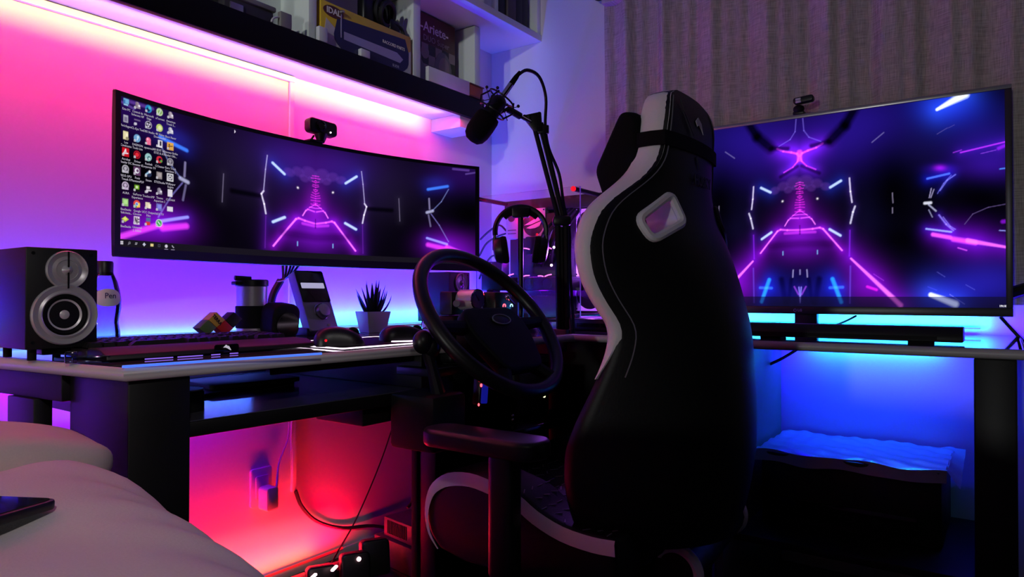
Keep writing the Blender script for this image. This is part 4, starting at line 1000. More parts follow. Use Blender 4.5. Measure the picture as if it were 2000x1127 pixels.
ICON = [  # rows of columns: label, shape, colour
 [('Este PC', 'pc', (110, 170, 215)), ('Reciclagem', 'bin', (170, 165, 185)), ('Leo\nCavalcante', 'folder', (226, 214, 168)), ('Acrobat\nReader DC', 'acro', (200, 20, 36)), ('ASUS GPU\nTweak II', 'ring', (176, 170, 184)), ('AURA', 'ring', (190, 170, 200)), ('BlueStacks\nMulti-Insta...', 'sq', (150, 190, 120)), ('BlueStacks', 'dia', (186, 196, 70))],
 [('Central de\nSolucoes HP', 'junk', (150, 130, 150)), ('CL-Eye Test', 'bar', (110, 90, 130)), ('DAEMON\nTools Lite', 'disc', (110, 160, 205)), ('Driver\nBooster 8', 'gear', (190, 24, 44)), ('Foxit\nPhantomPDF', 'g', (96, 60, 100)), ('GeForce\nExperience', 'nv', (118, 170, 40)), ('Google\nChrome', 'chr', (220, 70, 60)), ('Universal\nS. Editor', 'ne', (220, 200, 226))],
 [('Microsoft\nEdge', 'edge', (40, 130, 190)), ('OBS Studio', 'obs', (200, 190, 215)), ('openrock', 'oct', (236, 110, 150)), ('Realtek\nCorporate TV', 'swirl', (150, 196, 196)), ('Steam', 'steam', (150, 190, 220)), ('TruckersMP', 'truck', (214, 206, 218)), ('UCC Output\nFiles', 'fold2', (222, 206, 180)), ('', 'two', (210, 60, 50))],
 [('uTorrent', 'ut', (184, 206, 160)), ('4K Video\nDownloader', 'k4', (186, 204, 110)), ('All EDIT Sims\nETS2 & ATS', 'page2', (226, 220, 232)), ('CCleaner', 'cc', (206, 40, 60)), ('ETS2Studio', 'sq', (140, 130, 132)), ('Theme\nAquarium 2', 'junk', (150, 140, 160)), ('NOS TV', 'sq', (110, 110, 190)), ('', 'wa', (60, 170, 90))],
 [('American\nTruck S...', 'junk', (176, 160, 176)), ('Boot Racer', 'junk', (200, 196, 210)), ('Counter-Strike\nGlobal Offe...', 'cs', (222, 166, 80)), ('Euro Truck\nSimulator 2', 'gear2', (150, 144, 158)), ('Wallpaper\nEngine', 'wpe', (222, 220, 226)), ('CUDA64', 'page', (220, 214, 226)), ('', 'card', (216, 212, 224)), None]]
icon_labels = []
wt = (232, 228, 240)
for ci, colm in enumerate(ICON):
    x = x_0 + (x_4 - x_0) * ci / 4
    for ri, it in enumerate(colm):
        if it is None: continue
        y = y_0 + (y_7 - y_0) * ri / 7; lab, shp, c = it; d = .0088
        if shp in ('disc', 'edge', 'swirl', 'ut', 'k4', 'wa', 'ring', 'gear', 'gear2', 'obs', 'chr'): disc(x, y, d, c)
        if shp == 'pc': rect(x + .001, y + .002, .014, .011, c); rect(x, y - .006, .011, .003, (150, 200, 230)); rect(x - .004, y + .0, .005, .009, (60, 110, 170))
        if shp == 'bin': rect(x, y, .012, .016, c); rect(x, y - .001, .008, .010, (120, 110, 140))
        if shp == 'folder': rect(x, y, .013, .018, c); rect(x + .003, y - .002, .006, .014, (246, 236, 200)); disc(x + .004, y - .006, .004, (150, 140, 110))
        if shp == 'acro': rect(x, y, .018, .019, c); line(x, y + .006, x - .005, y - .004, .0022, wt); line(x, y + .006, x + .001, y, .0022, wt); line(x - .005, y - .003, x + .006, y - .002, .0022, wt)
        if shp in ('ring', 'gear2'): disc(x, y, .0062, (34, 26, 44)); disc(x, y + .001, .004, c); rect(x, y - .006, .016, .005, c)
        if shp == 'sq': rect(x, y, .015, .016, c); rect(x + .001, y + .001, .009, .009, tuple(min(255, int(v_ * 1.2)) for v_ in c))
        if shp == 'dia':
            m_ = ((np.abs(SX - x) / .0095 + np.abs(SY - y) / .0065) < 1); col[m_] = lin(c); m_ = ((np.abs(SX - x) / .006 + np.abs(SY - y - .001) / .004) < 1); col[m_] = lin((226, 226, 120))
        if shp == 'junk': disc(x, y + .003, .005, c); rect(x + .001, y - .004, .014, .005, c); rect(x - .003, y + .001, .003, .012, tuple(int(v_ * .8) for v_ in c)); disc(x + .005, y + .0, .0025, wt)
        if shp == 'bar': rect(x, y + .004, .016, .003, c); rect(x - .004, y - .005, .006, .005, (200, 190, 215))
        if shp == 'disc': line(x, y - .004, x + .003, y + .005, .002, (220, 235, 246)); disc(x + .002, y + .003, .003, (190, 220, 240))
        if shp == 'gear': disc(x, y, .0068, (60, 8, 22)); disc(x, y, .005, (226, 40, 56))
        if shp == 'g': rect(x, y, .018, .019, c); disc(x, y + .001, .006, wt); disc(x + .0015, y + .001, .0034, c)
        if shp == 'nv': rect(x, y, .017, .018, (20, 22, 20)); rect(x, y + .001, .012, .009, c); disc(x, y + .001, .003, (210, 226, 180))
        if shp == 'chr': rect(x + .004, y - .002, .009, .010, (236, 200, 90)); rect(x - .004, y - .005, .008, .007, (70, 160, 90)); disc(x, y, .0042, wt); disc(x, y, .0032, (90, 130, 210))
        if shp == 'ne': rect(x, y, .015, .018, c); line(x - .004, y - .006, x - .004, y + .006, .0022, (30, 20, 40)); line(x - .004, y + .006, x + .001, y - .006, .0022, (30, 20, 40)); line(x + .001, y - .006, x + .001, y + .006, .0022, (30, 20, 40)); rect(x + .005, y + .003, .004, .003, (30, 20, 40)); rect(x + .005, y - .003, .004, .003, (30, 20, 40))
        if shp == 'edge': disc(x - .001, y - .002, .0048, (20, 40, 90)); disc(x + .003, y + .003, .004, (70, 180, 200))
        if shp == 'obs': disc(x, y, .0075, (18, 12, 30)); [disc(x + .0035 * math.cos(q_), y + .0035 * math.sin(q_), .0024, c) for q_ in (.5, 2.6, 4.7)]
        if shp == 'oct': disc(x, y + .002, .0065, c); rect(x + .001, y - .005, .011, .007, c); disc(x - .002, y + .004, .002, (255, 200, 220))
        if shp == 'swirl': disc(x + .002, y - .002, .0048, (60, 100, 110)); disc(x + .003, y - .003, .003, (180, 215, 215))
        if shp == 'steam': disc(x + .002, y - .001, .007, (40, 50, 80)); line(x - .006, y - .003, x + .004, y + .004, .0035, c); disc(x + .004, y + .004, .0034, wt)
        if shp == 'truck': rect(x, y + .004, .009, .006, c); rect(x + .002, y - .002, .014, .003, c); disc(x - .003, y - .005, .003, c)
        if shp == 'fold2': rect(x - .001, y + .001, .012, .013, c); rect(x + .004, y - .001, .007, .010, (240, 230, 206))
        if shp == 'two': rect(x + .001, y + .005, .011, .008, (80, 110, 150)); rect(x, y - .004, .012, .008, c)
        if shp == 'ut': disc(x + .001, y, .005, (120, 160, 80)); line(x, y - .003, x + .002, y + .004, .002, wt)
        if shp == 'k4': disc(x + .001, y, .005, (226, 234, 170))
        if shp == 'page2': rect(x + .002, y, .012, .017, c); rect(x + .003, y + .001, .005, .011, (40, 34, 52))
        if shp == 'cc': disc(x, y, .008, c); disc(x + .002, y, .0045, (30, 14, 30)); disc(x + .005, y - .003, .003, (90, 160, 70))
        if shp == 'cs': rect(x, y, .018, .018, c); disc(x - .003, y + .003, .002, (70, 50, 30)); line(x - .005, y - .001, x + .006, y + .001, .0022, (80, 58, 36)); line(x - .003, y - .002, x - .004, y - .007, .002, (80, 58, 36))
        if shp == 'wa': disc(x, y, .0088, (214, 226, 220)); disc(x, y, .0072, c); line(x - .003, y + .003, x + .003, y - .003, .002, wt)
        if shp == 'wpe': rect(x, y, .018, .018, c); rect(x, y, .013, .013, (70, 70, 86)); disc(x, y, .0048, c); disc(x, y, .0024, (70, 70, 86))
        if shp == 'page': rect(x, y, .013, .017, c)
        if shp == 'card': rect(x, y - .001, .016, .011, c)
        if shp not in ('pc', 'bin', 'folder', 'page', 'card'): rect(x - .006, y - .006, .0046, .0046, (236, 232, 240)); rect(x - .006, y - .006, .0022, .0022, (70, 70, 110))
        if lab: icon_labels.append((lab, x, y - .0165 - (.003 if '\n' in lab else 0)))
# task bar symbols
ty = SZ0 + .0085
tb_u = [238, 253, 266, 282, 297, 311, 325, 338]
for i, u_ in enumerate(tb_u):
    x = float(arc[near(u_, 472)[1]])
    if i == 0: [rect(x + dx, ty + dy, .0030, .0030, wt) for dx in (-.0019, .0019) for dy in (-.0019, .0019)]
    elif i == 1: disc(x + .0005, ty + .0008, .0026, (150, 145, 160)); disc(x + .0005, ty + .0008, .0016, (24, 20, 30)); line(x - .001, ty - .001, x - .003, ty - .003, .001, (150, 145, 160))
    elif i == 2: rect(x, ty + .0018, .006, .0012, (190, 186, 200)); rect(x - .001, ty - .0012, .005, .0012, (190, 186, 200))
    elif i == 3:
        m_ = ((np.abs(SX - x) + np.abs(SY - ty)) < .0046); col[m_] = lin((196, 196, 220))
    elif i == 4: rect(x, ty, .008, .0062, (226, 206, 140))
    elif i == 5: rect(x, ty, .0062, .0062, (90, 90, 110)); rect(x, ty, .0046, .0046, (30, 26, 40))
    elif i == 6: disc(x, ty, .0038, (210, 204, 220))
    else: line(x - .002, ty + .002, x + .001, ty - .001, .0016, (200, 196, 214)); rect(x + .002, ty - .002, .003, .0012, (200, 196, 214))
    if i > 5: rect(x, SZ0 + .0012, .010, .0010, (170, 160, 190))
# mouse pointer
ci_ = near(457, 256); x = float(arc[ci_[1]]); y = float(zz[ci_[0]])
m_ = (SX > x) & (SX < x + .0045) & (SY < y + .004 - (SX - x) * 1.0) & (SY > y - .006 + (SX - x) * .8); col[m_] = lin((225, 215, 235))
def pixel_mesh(name, G, col, material, parent):
    nv, nu = G.shape[:2]; o0 = np.array(parent['_o'])
    me = bpy.data.meshes.new(name)
    me.vertices.add(nv * nu); me.vertices.foreach_set('co', (G - o0).reshape(-1).astype(np.float32))
    idx = np.arange(nv * nu).reshape(nv, nu)
    q4 = np.stack([idx[:-1, :-1], idx[:-1, 1:], idx[1:, 1:], idx[1:, :-1]], -1).reshape(-1)
    n = len(q4) // 4
    me.loops.add(n * 4); me.loops.foreach_set('vertex_index', q4.astype(np.int32))
    me.polygons.add(n); me.polygons.foreach_set('loop_start', np.arange(0, n * 4, 4, dtype=np.int32))
    me.update(calc_edges=True); me.validate()
    at = me.attributes.new('pixels', 'FLOAT_COLOR', 'POINT')
    at.data.foreach_set('color', np.concatenate([np.clip(col, 0, 1.2), np.ones(col.shape[:2] + (1,))], -1).reshape(-1).astype(np.float32))
    me.materials.append(M[material]); me.shade_smooth()
    o = bpy.data.objects.new(name, me); COL.objects.link(o); o.parent = parent; o['_o'] = tuple(parent['_o']); return o
scr = pixel_mesh('screen', G, col, 'display_wide', mo)
for lab, x, y in icon_labels:
    t_ = x / rr_
    pos = mon(t_ / th0, y, .0045); xd = ex_ * math.cos(t_) - en_ * math.sin(t_)
    text(lab, frame(pos, xd, (0, 0, 1)), .0072, 'screen_white', scr, 'icon_label', depth=0.0001, sx=.9)
# stand behind the screen: wall arm
MB().box((0, 0, 0), (.12, .018, .12), frame(mon(0, 1.15, -.045), ex_, en_)).build('mount_plate', 'dark_metal', mo, .003)
MB().cyl(mon(0, 1.15, -.05), Vector((1.30, YW - .02, 1.15)), .022).build('wall_arm', 'dark_metal', mo)
MB().span(1.24, 1.36, YW - .02, YW, 1.06, 1.24).build('wall_plate', 'dark_metal', mo, .003)
# cable bundle under the monitor
t = thing('cable_sleeve', 'black cable sleeve fanning out under the wide monitor beside the volume controller', 'cable', px(545, 575, Y=1.72))
b0 = px(578, 512, Y=1.72); b1 = px(548, 548, Y=1.72); b2 = px(532, 580, Y=1.72); b3 = px(526, 625, Y=1.72); b3.z = max(b3.z, DZ + .002)
MB().tube(bez([b1, b2, b3], 14), [.011] * 15, 8).build('sleeve', 'cable_black', t)
for i in range(5):
    e = px(552 + i * 9, 512 - (i % 2) * 4, Y=1.72)
    MB().tube(bez([b1 + Vector((0, .004 * (i - 2), 0)), px(553 + i * 4, 540 - i, Y=1.72 + .004 * i), e], 12), .0035, 6).build('strand', 'cable_black', t)
MB().torus(frame(b1, (1, 0, .3), (0, 1, 0)), .013, .0022, 16, 6).build('tie', 'print_lilac', t)
# webcam on the monitor
t = thing('webcam', 'black webcam on a folding clip on top of the wide curved monitor', 'webcam', px(625, 275, Y=1.64))
wb = px(627, 250, Y=1.635); wfm = frame(wb, (1, -.04, -.05), (0, .06, 1))
MB().prism(rrect(.098, .042, .012), .030, wfm @ T(0, 0, -.015)).build('body', 'black_plastic', t, .005, 3, smooth=60)
MB().lathe([(.017, 0), (.017, .004), (.012, .006), (.010, .003)], 24, wfm @ T(-.012, 0, .015)).build('lens', 'black_gloss', t)
MB().sphere(wfm @ Vector((.022, -.012, .0165)), .0026, n=8, k=6).build('indicator', 'led_white', t)
MB().tube([wfm @ Vector((0, -.02, 0)), wfm @ Vector((0, -.04, 0))], [.020, .012], 12).build('neck', 'black_plastic', t)
MB().box((0, 0, 0), (.050, .045, .006), frame(mon(.0, MZ1 + .0062, -.01) , ex_, en_)).build('clip', 'black_plastic', t, .002)
MB().tube([wfm @ Vector((-.016, -.024, -.012)), wfm @ Vector((-.032, -.052, -.016))], .003, 6).build('clip_leg', 'black_plastic', t)

# ------------------------------------------------------------------ television
XT = 2.28
c0 = px(1981, 619, X=XT); c1 = px(1975, 164, X=XT); cc = px(1562, 400, X=XT)
ty0 = c0.y + .002; tz0, tz1 = c0.z, c1.z; tyc = cc.y; TW = tyc - ty0; tyL = tyc + TW
tv = thing('television', 'large television with a thin silver frame showing the neon tunnel wallpaper', 'television', (XT, tyc, tz0))
MB().span(XT + .004, XT + .035, ty0 + .002, tyL - .002, tz0 + .002, tz1 - .002).build('housing', 'black_plastic', tv, .004)
MB().span(XT + .036, XT + .065, ty0 + .15, tyL - .15, tz0 + .02, tz0 + .32).build('rear_bulge', 'black_plastic', tv, .02)
fbz = MB(); bw, bb, btp = .0155, .0235, .012
fbz.span(XT - .004, XT + .02, ty0, ty0 + bw, tz0 + bb, tz1 - btp); fbz.span(XT - .004, XT + .02, tyL - bw, tyL, tz0 + bb, tz1 - btp)
fbz.build('side_bezel', 'bezel_dark', tv, .001)
MB().span(XT - .006, XT + .022, ty0, tyL, tz1 - btp, tz1).build('top_bezel', 'bezel_silver', tv, .0015)
MB().span(XT - .005, XT + .022, ty0, tyL, tz0, tz0 + bb).build('bottom_bezel', 'bezel_dark', tv, .0015)
text('LG', face_left((XT - .0056, tyc - .0, tz0 + .011)), .011, 'print_lilac', tv, bold=.0004)
MB().torus(face_left((XT - .0056, tyc + .014, tz0 + .011)), .004, .001, 16, 6).build('logo_ring', 'print_lilac', tv)
NU2, NV2 = 640, 360
yy = np.linspace(tyL - bw, ty0 + bw, NU2 + 1); zz2 = np.linspace(tz0 + bb, tz1 - btp, NV2 + 1)
G2 = np.zeros((NV2 + 1, NU2 + 1, 3)); G2[..., 0] = XT; G2[..., 1] = yy[None, :]; G2[..., 2] = zz2[:, None]
g2u, g2v = proj_np(G2)
mi2 = np.where(np.arange(NU2 + 1) >= NU2 // 2, np.arange(NU2 + 1), NU2 - np.arange(NU2 + 1))
Q = Pic(g2u[:, mi2], g2v[:, mi2], .62)
Q.c += np.array(lin((6, 4, 18)))
Q.blob(1600, 275, 120, 60, (44, 16, 150)); Q.blob(1700, 230, 80, 60, (30, 14, 130)); Q.blob(1900, 240, 110, 50, (18, 16, 110)); Q.blob(1940, 290, 80, 40, (40, 14, 140)); Q.blob(1930, 325, 60, 26, (54, 12, 150)); Q.blob(1925, 545, 90, 40, (32, 24, 150)); Q.blob(1600, 560, 60, 40, (16, 14, 110)); Q.blob(1780, 300, 60, 50, (10, 8, 50))
Q.blob(1850, 205, 60, 34, (24, 40, 220)); Q.blob(1840, 585, 60, 34, (24, 34, 220)); Q.blob(1930, 560, 80, 40, (24, 18, 130)); Q.blob(1700, 430, 40, 60, (12, 10, 46))
Q.dim(1745, 370, 55, 90, .92); Q.dim(1760, 470, 70, 30, .8); Q.dim(1910, 400, 70, 46, .95)
Q.seg((1885, 184), (1830, 214), 14, (235, 245, 255), 1.4, (40, 90, 255), 22, w2=5); Q.seg((1818, 576), (1866, 594), 8, (240, 250, 255), 1.4, (60, 90, 255), 20, w2=12)
Q.seg((1972, 275), (1876, 298), 2.4, (200, 50, 255), .9, (60, 10, 160), 9); Q.seg((1862, 298), (1878, 293), 2, (160, 50, 220), .7); Q.seg((1972, 280), (1950, 290), 6, (150, 20, 220), .7, (60, 8, 140), 8); Q.seg((1916, 300), (1945, 293), 1.6, (150, 70, 220), .6)
Q.seg((1811, 349), (1854, 339), 3.6, (80, 120, 255), .9, (20, 24, 200), 9); Q.blob(1836, 328, 10, 5, (190, 20, 240)); Q.blob(1840, 330, 26, 9, (60, 14, 200))
Q.poly([(1866, 341), (1850, 352), (1836, 372)], 2.4, (130, 130, 255), .6, (24, 20, 120), 6); Q.poly([(1858, 342), (1843, 358), (1831, 378)], 1.6, (110, 110, 230), .6)
Q.seg((1819, 368), (1815, 386), 2, (180, 170, 220), .7); Q.seg((1824, 370), (1818, 386), 2, (180, 170, 220), .6); Q.seg((1806, 397), (1818, 396), 5, (230, 230, 250), .9); Q.seg((1814, 400), (1828, 412), 3, (190, 190, 230), .7); Q.seg((1814, 410), (1821, 424), 2, (170, 170, 220), .6)
Q.poly([(1834, 420), (1848, 438), (1862, 450)], 3, (150, 130, 255), .7, (50, 20, 150), 7); Q.poly([(1842, 424), (1856, 442), (1866, 448)], 2, (150, 130, 255), .6)
Q.seg((1809, 447), (1858, 453), 3.2, (150, 170, 255), 1, (60, 20, 190), 8); Q.seg((1822, 458), (1856, 464), 7, (250, 90, 235), 1, (110, 10, 210), 12)
Q.seg((1862, 467), (1905, 474), 9, (245, 80, 235), .9, (120, 10, 220), 20); Q.seg((1890, 470), (1973, 484), 8, (255, 110, 235), 1, (120, 10, 220), 18, w2=4); Q.seg((1871, 484), (1888, 489), 2.4, (220, 80, 230), .8)
Q.poly([(1884, 438), (1900, 418), (1930, 405), (1973, 397)], 1.6, (110, 90, 150), .5); Q.seg((1958, 433), (1973, 431), 7, (140, 20, 220), .7); Q.seg((1952, 450), (1968, 451), 2, (150, 160, 255), .8); Q.seg((1953, 330), (1968, 328), 2.4, (80, 150, 255), .8)
Q.seg((1662, 505), (1759, 596), 3.5, (255, 120, 235), 1, (140, 10, 230), 20, w2=9); Q.blob(1690, 560, 34, 34, (120, 8, 190)); Q.seg((1694, 560), (1712, 566), 5, (240, 30, 200), .8); Q.seg((1706, 535), (1726, 548), 1.4, (170, 60, 220), .5)
Q.seg((1830, 531), (1846, 541), 1.2, (90, 90, 190), .6); Q.seg((1886, 556), (1904, 566), 1.2, (90, 90, 190), .6); Q.seg((1855, 575), (1884, 594), 1.4, (140, 140, 240), .6); Q.seg((1812, 560), (1830, 567), 1.4, (70, 70, 220), .5)
Q.seg((1830, 262), (1850, 250), 1.4, (90, 80, 130), .6); Q.seg((1852, 250), (1864, 244), 1.2, (90, 80, 130), .5); Q.seg((1703, 278), (1726, 259), 2.2, (110, 100, 150), .7)
Q.poly([(1659, 348), (1661, 374), (1664, 395)], 2.8, (220, 210, 245), .9, (40, 20, 90), 6); Q.poly([(1670, 403), (1666, 414), (1661, 436)], 3.2, (215, 210, 240), .9, (36, 20, 80), 6); Q.seg((1660, 450), (1659, 500), 2.5, (120, 30, 210), .7, (70, 10, 150), 7); Q.seg((1661, 520), (1660, 592), 3, (90, 60, 200), .6)
Q.seg((1743, 377), (1744, 396), 2, (140, 130, 160), .7); Q.seg((1743, 406), (1743, 416), 2.2, (140, 130, 160), .7)
Q.seg((1626, 545), (1643, 590), 7, (30, 160, 255), 1, (10, 40, 230), 14); Q.seg((1621, 562), (1646, 561), 5, (50, 120, 255), .8, (14, 30, 200), 9)
Q.seg((1565, 561), (1562, 591), 2.5, (150, 140, 255), .8, (40, 20, 130), 5); Q.seg((1574, 560), (1566, 575), 3, (160, 70, 240), .6); Q.seg((1576, 527), (1577, 541), 2.4, (170, 160, 220), .7); Q.seg((1563, 527), (1563, 536), 2, (150, 140, 210), .6)
Q.dark((1600, 545), (1592, 592), 12, .75); Q.dark((1580, 545), (1586, 590), 8, .6); Q.blob(1600, 575, 34, 22, (16, 14, 120))
draw_core(Q, 1562.5, 1.0, 414.0)
Q.poly([(1563, 304), (1567, 299), (1578, 294), (1594, 288), (1607, 280)], 3.6, (235, 70, 250), 1, (110, 20, 230), 13); Q.poly([(1563, 306), (1566, 315), (1575, 324), (1593, 331)], 2.8, (225, 60, 250), 1, (100, 20, 220), 10); Q.seg((1563, 296), (1563, 312), 7, (235, 70, 250), .8)
Q.dark((1676, 200), (1650, 245), 20, .93); Q.dark((1650, 245), (1620, 276), 22, .9); Q.dark((1620, 276), (1585, 285), 10, .8); Q.dark((1566, 324), (1600, 338), 8, .7)
Q.poly([(1567, 222), (1570, 255), (1580, 268), (1603, 276)], 2.2, (110, 90, 200), .55)
C2 = Q.c
fl = (G2[..., 2] < zz2[0] + .030)
C2[fl] = C2[fl] * .22 + np.array(lin((22, 18, 44))) * .6
tsc = pixel_mesh('screen', G2, C2, 'display_tv', tv)
text('19:18', face_left((XT - .0012, px(1959, 598, X=XT).y, px(1959, 598, X=XT).z)), .0075, 'text_white', tsc, depth=.0002, bold=.0003)
text('27/11/2020', face_left((XT - .0012, px(1958, 605, X=XT).y, px(1958, 605, X=XT).z)), .0068, 'text_white', tsc, depth=.0002, bold=.0003)
n0 = px(1553, 612, X=XT + .02); n1 = px(1597, 612, X=XT + .02)
MB().span(XT + .01, XT + .04, n1.y, n0.y, DZ + .014, tz0 + .02).build('stand_neck', 'bezel_dark', tv, .004)
MB().span(XT - .09, XT + .10, tyc - .20, tyc + .20, DZ, DZ + .014).build('stand_foot', 'bezel_dark', tv, .005)
# webcam on the television
t = thing('webcam', 'small webcam with a bright square lens cover on top of the television', 'webcam', px(1561, 222, X=XT))
wb = px(1562, 197, X=XT - .005); wfm = face_left(wb) @ rot('Z', 4)
MB().prism(rrect(.060, .020, .008), .024, wfm @ T(.012, 0, -.012)).build('body', 'black_plastic', t, .003, 3, smooth=60)
MB().box((0, 0, 0), (.016, .0065, .003), wfm @ T(-.002, .003, .0125)).box((0, 0, 0), (.016, .0075, .003), wfm @ T(-.002, -.0050, .0125)).build('lens_cover', 'steel_white', t, .001)['label'] = 'bright lens cover'
bp_ = px(1560, 213, X=XT - .002)
MB().sphere(bp_, (.014, .017, .013)).build('ball_joint', 'black_matte', t)
MB().box((0, 0, 0), (.03, .034, .010), T(XT + .006, bp_.y, tz1 + .005)).build('clip', 'black_plastic', t, .003)
# soundbar
a0_ = px(1380, 655, Z=DZ); 
t = thing('soundbar', 'long low dark soundbar lying in front of the television', 'soundbar', (1.87, .5, DZ))
yr0 = px(1881, 660, X=1.855).y
MB().prism([(0, 0), (.085, 0), (.085, .020), (.070, .034), (.012, .034), (0, .014)], .80, Matrix(((1, 0, 0, 1.850), (0, 0, 1, yr0), (0, 1, 0, DZ + .006), (0, 0, 0, 1)))).build('body', 'black_plastic', t, .002)
for y in (yr0 + .06, yr0 + .40, yr0 + .72): MB().span(1.865, 1.925, y, y + .05, DZ, DZ + .0065).build('foot', 'rubber', t)
MB().span(1.8485, 1.8502, yr0 + .05, yr0 + .74, DZ + .010, DZ + .019).build('grille', 'black_matte', t)
wire('cable', [px(1672, 617, X=2.30), px(1650, 628, X=2.25), px(1625, 637, X=2.1), px(1600, 642, X=2.0)], .003, 'cable_black', 'thin black cable running from the television down behind the soundbar')
wire('cable', [px(1954, 619, X=2.32), px(1975, 642, X=2.33), px(2003, 672, X=2.33)], .0045, 'cable_black', 'black cable hanging from the lower right corner of the television')
wire('cable', [px(1556, 683, X=2.30), px(1540, 693, X=2.30), px(1520, 704, X=2.28), px(1480, 722, X=2.28)], .005, 'cable_black', 'black cable slanting below the right desk behind the side panel')
w0 = px(1984, 575, X=2.345); w1 = px(2030, 556, X=2.345)
tag(MB().tube([w0 + Vector((0, .05, -.012)), w1], .017, 8).build('dark_bar', 'black_plastic'), 'dark bar jutting out behind the right edge of the television', 'bar')

# ================================================================== OPEN-FRAME COMPUTER
PX0, PX1 = 2.035, 2.25            # glass plane, back plate plane
PY0, PY1 = 1.19, 1.617
PZ0, PZ1 = 0.80, 1.262
pc = thing('open_frame_computer', 'open frame computer with a glass front on rods and lit square fans', 'computer', (2.2, 1.4, DZ))
MB().span(PX1, PX1 + .03, PY0 - .02, PY1 + .01, PZ0, PZ1).build('back_plate', 'case_black', pc, .003)
MB().span(PX1 - .045, PX1, PY0 - .02, PY1 + .005, PZ1 - .05, PZ1 - .002).build('top_band', 'case_black', pc, .003)
MB().span(2.06, PX1 + .04, PY0 + .02, PY0 + .06, DZ, PZ0).span(2.06, PX1 + .04, PY1 - .10, PY1 - .06, DZ, PZ0).build('foot', 'case_black', pc, .004)
MB().span(PX1 - .20, PX1, PY0, PY1, PZ0 - .006, PZ0 + .006).build('floor_plate', 'case_black', pc, .002)
for y in (PY0 + .004, PY1 - .004):
    for z in (PZ1 - .012, PZ0 + .016):
        r_ = MB().cyl((PX0 - .012, y, z), (PX1, y, z), .0085, n=14).build('standoff_rod', 'dark_metal', pc)
        MB().sphere((PX0 - .016, y, z), .0095, n=12, k=8).build('red_cap', 'led_redsoft' if z > 1 else 'box_red', r_)
MB().span(PX0, PX0 + .004, PY0 - .012, PY1 + .012, PZ0 + .002, PZ1 - .002).build('glass_panel', 'case_glass', pc, smooth=0)
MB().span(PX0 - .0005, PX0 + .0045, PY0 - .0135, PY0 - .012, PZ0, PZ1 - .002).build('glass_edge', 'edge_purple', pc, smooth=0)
MB().span(PX1 - .05, PX1 - .003, 1.30, 1.56, .93, 1.2).build('motherboard', 'pcb', pc, .002)
# radiator with three fans on the right
MB().span(PX1 - .028, PX1, PY0 - .015, PY0 + .125, PZ0 + .02, PZ1 - .052).build('radiator', 'case_black', pc, .002)
def fan(cy, cz, size, x, logo=True, name='fan'):
    m0 = face_left((x, cy, cz)); h = size / 2
    fr = MB(); out = rrect(size, size, .006, 3); n = 40
    inn = circ(h * .90, n)
    outp = []
    for i in range(n):
        a = 2 * math.pi * i / n; c, s_ = math.cos(a), math.sin(a); k_ = h / max(abs(c), abs(s_)); outp.append((c * k_, s_ * k_))
    vs = [(p[0], p[1], 0) for p in outp] + [(p[0], p[1], 0) for p in inn] + [(p[0], p[1], -.025) for p in outp] + [(p[0], p[1], -.025) for p in inn]
    fs = []
    for i in range(n):
        j = (i + 1) % n
        fs += [(i, j, n + j, n + i), (2 * n + i, 3 * n + i, 3 * n + j, 2 * n + j), (i, 2 * n + i, 2 * n + j, j), (n + i, n + j, 3 * n + j, 3 * n + i)]
    fr.add(vs, fs, m0); f = fr.build(name, 'fan_white', pc, smooth=30)
    for cx_, cy_ in ((-.44, -.44), (.44, -.44), (-.44, .44), (.44, .44)):
        MB().cyl(m0 @ Vector((cx_ * size, cy_ * size, -.001)), m0 @ Vector((cx_ * size, cy_ * size, .0012)), .0032, n=10).build('screw', 'black_matte', f)
    MB().prism(circ(h * .88, 36), .002, m0 @ T(0, 0, -.024)).build('back_disc', 'fan_blade', f, smooth=0)
    bl = MB()
    for k_ in range(9):
        a = 2 * math.pi * k_ / 9
        pts = [(.30, -.10), (.86, -.02), (.84, .30), (.55, .26), (.28, .12)]
        bl.prism([(p[0] * h * math.cos(a) - p[1] * h * math.sin(a), p[0] * h * math.sin(a) + p[1] * h * math.cos(a)) for p in pts], .004, m0 @ T(0, 0, -.014))
    bl.build('blades', 'fan_blade', f, smooth=0)
    MB().cyl(m0 @ Vector((0, 0, -.018)), m0 @ Vector((0, 0, -.006)), h * .32, n=24).build('hub', 'fan_blade', f)
    if logo:                                     # swept eye emblem across the fan
        for pts in ([(-.78, -.10), (-.30, .12), (.20, .34), (.80, .50), (.62, .20), (.30, .10), (-.20, -.06)], [(-.62, -.30), (-.20, -.14), (.30, .02), (.66, .12), (.50, -.22), (.10, -.34), (-.30, -.36)]):
            MB().prism([(p[0] * h, p[1] * h) for p in pts], .002, m0 @ T(0, 0, -.005)).build('emblem', 'fan_white', f, smooth=0)
for cz_ in (PZ1 - .115, PZ1 - .243, PZ1 - .371): fan(PY0 + .055, cz_, .122, PX1 - .030)
p_ = px(1041, 436, X=PX1 - .055)
fan(p_.y, p_.z, .112, PX1 - .055, True, 'rear_fan')
p_ = px(1000, 436, X=PX1 - .06)
w_ = MB().span(PX1 - .06, PX1 - .03, p_.y - .028, p_.y + .030, p_.z - .062, p_.z + .062).build('white_cover_plate', 'fan_white', pc, .002)
MB().prism(circ(.017, 24), .001, face_left((PX1 - .0605, p_.y + .002, p_.z + .022))).build('round_mark', 'box_maroon', w_, smooth=0)
for k_ in (0, 1): MB().span(PX1 - .0608, PX1 - .06, p_.y - .02, p_.y + .02, p_.z - .030 - k_ * .013, p_.z - .026 - k_ * .013).build('label_line', 'box_grey', w_)
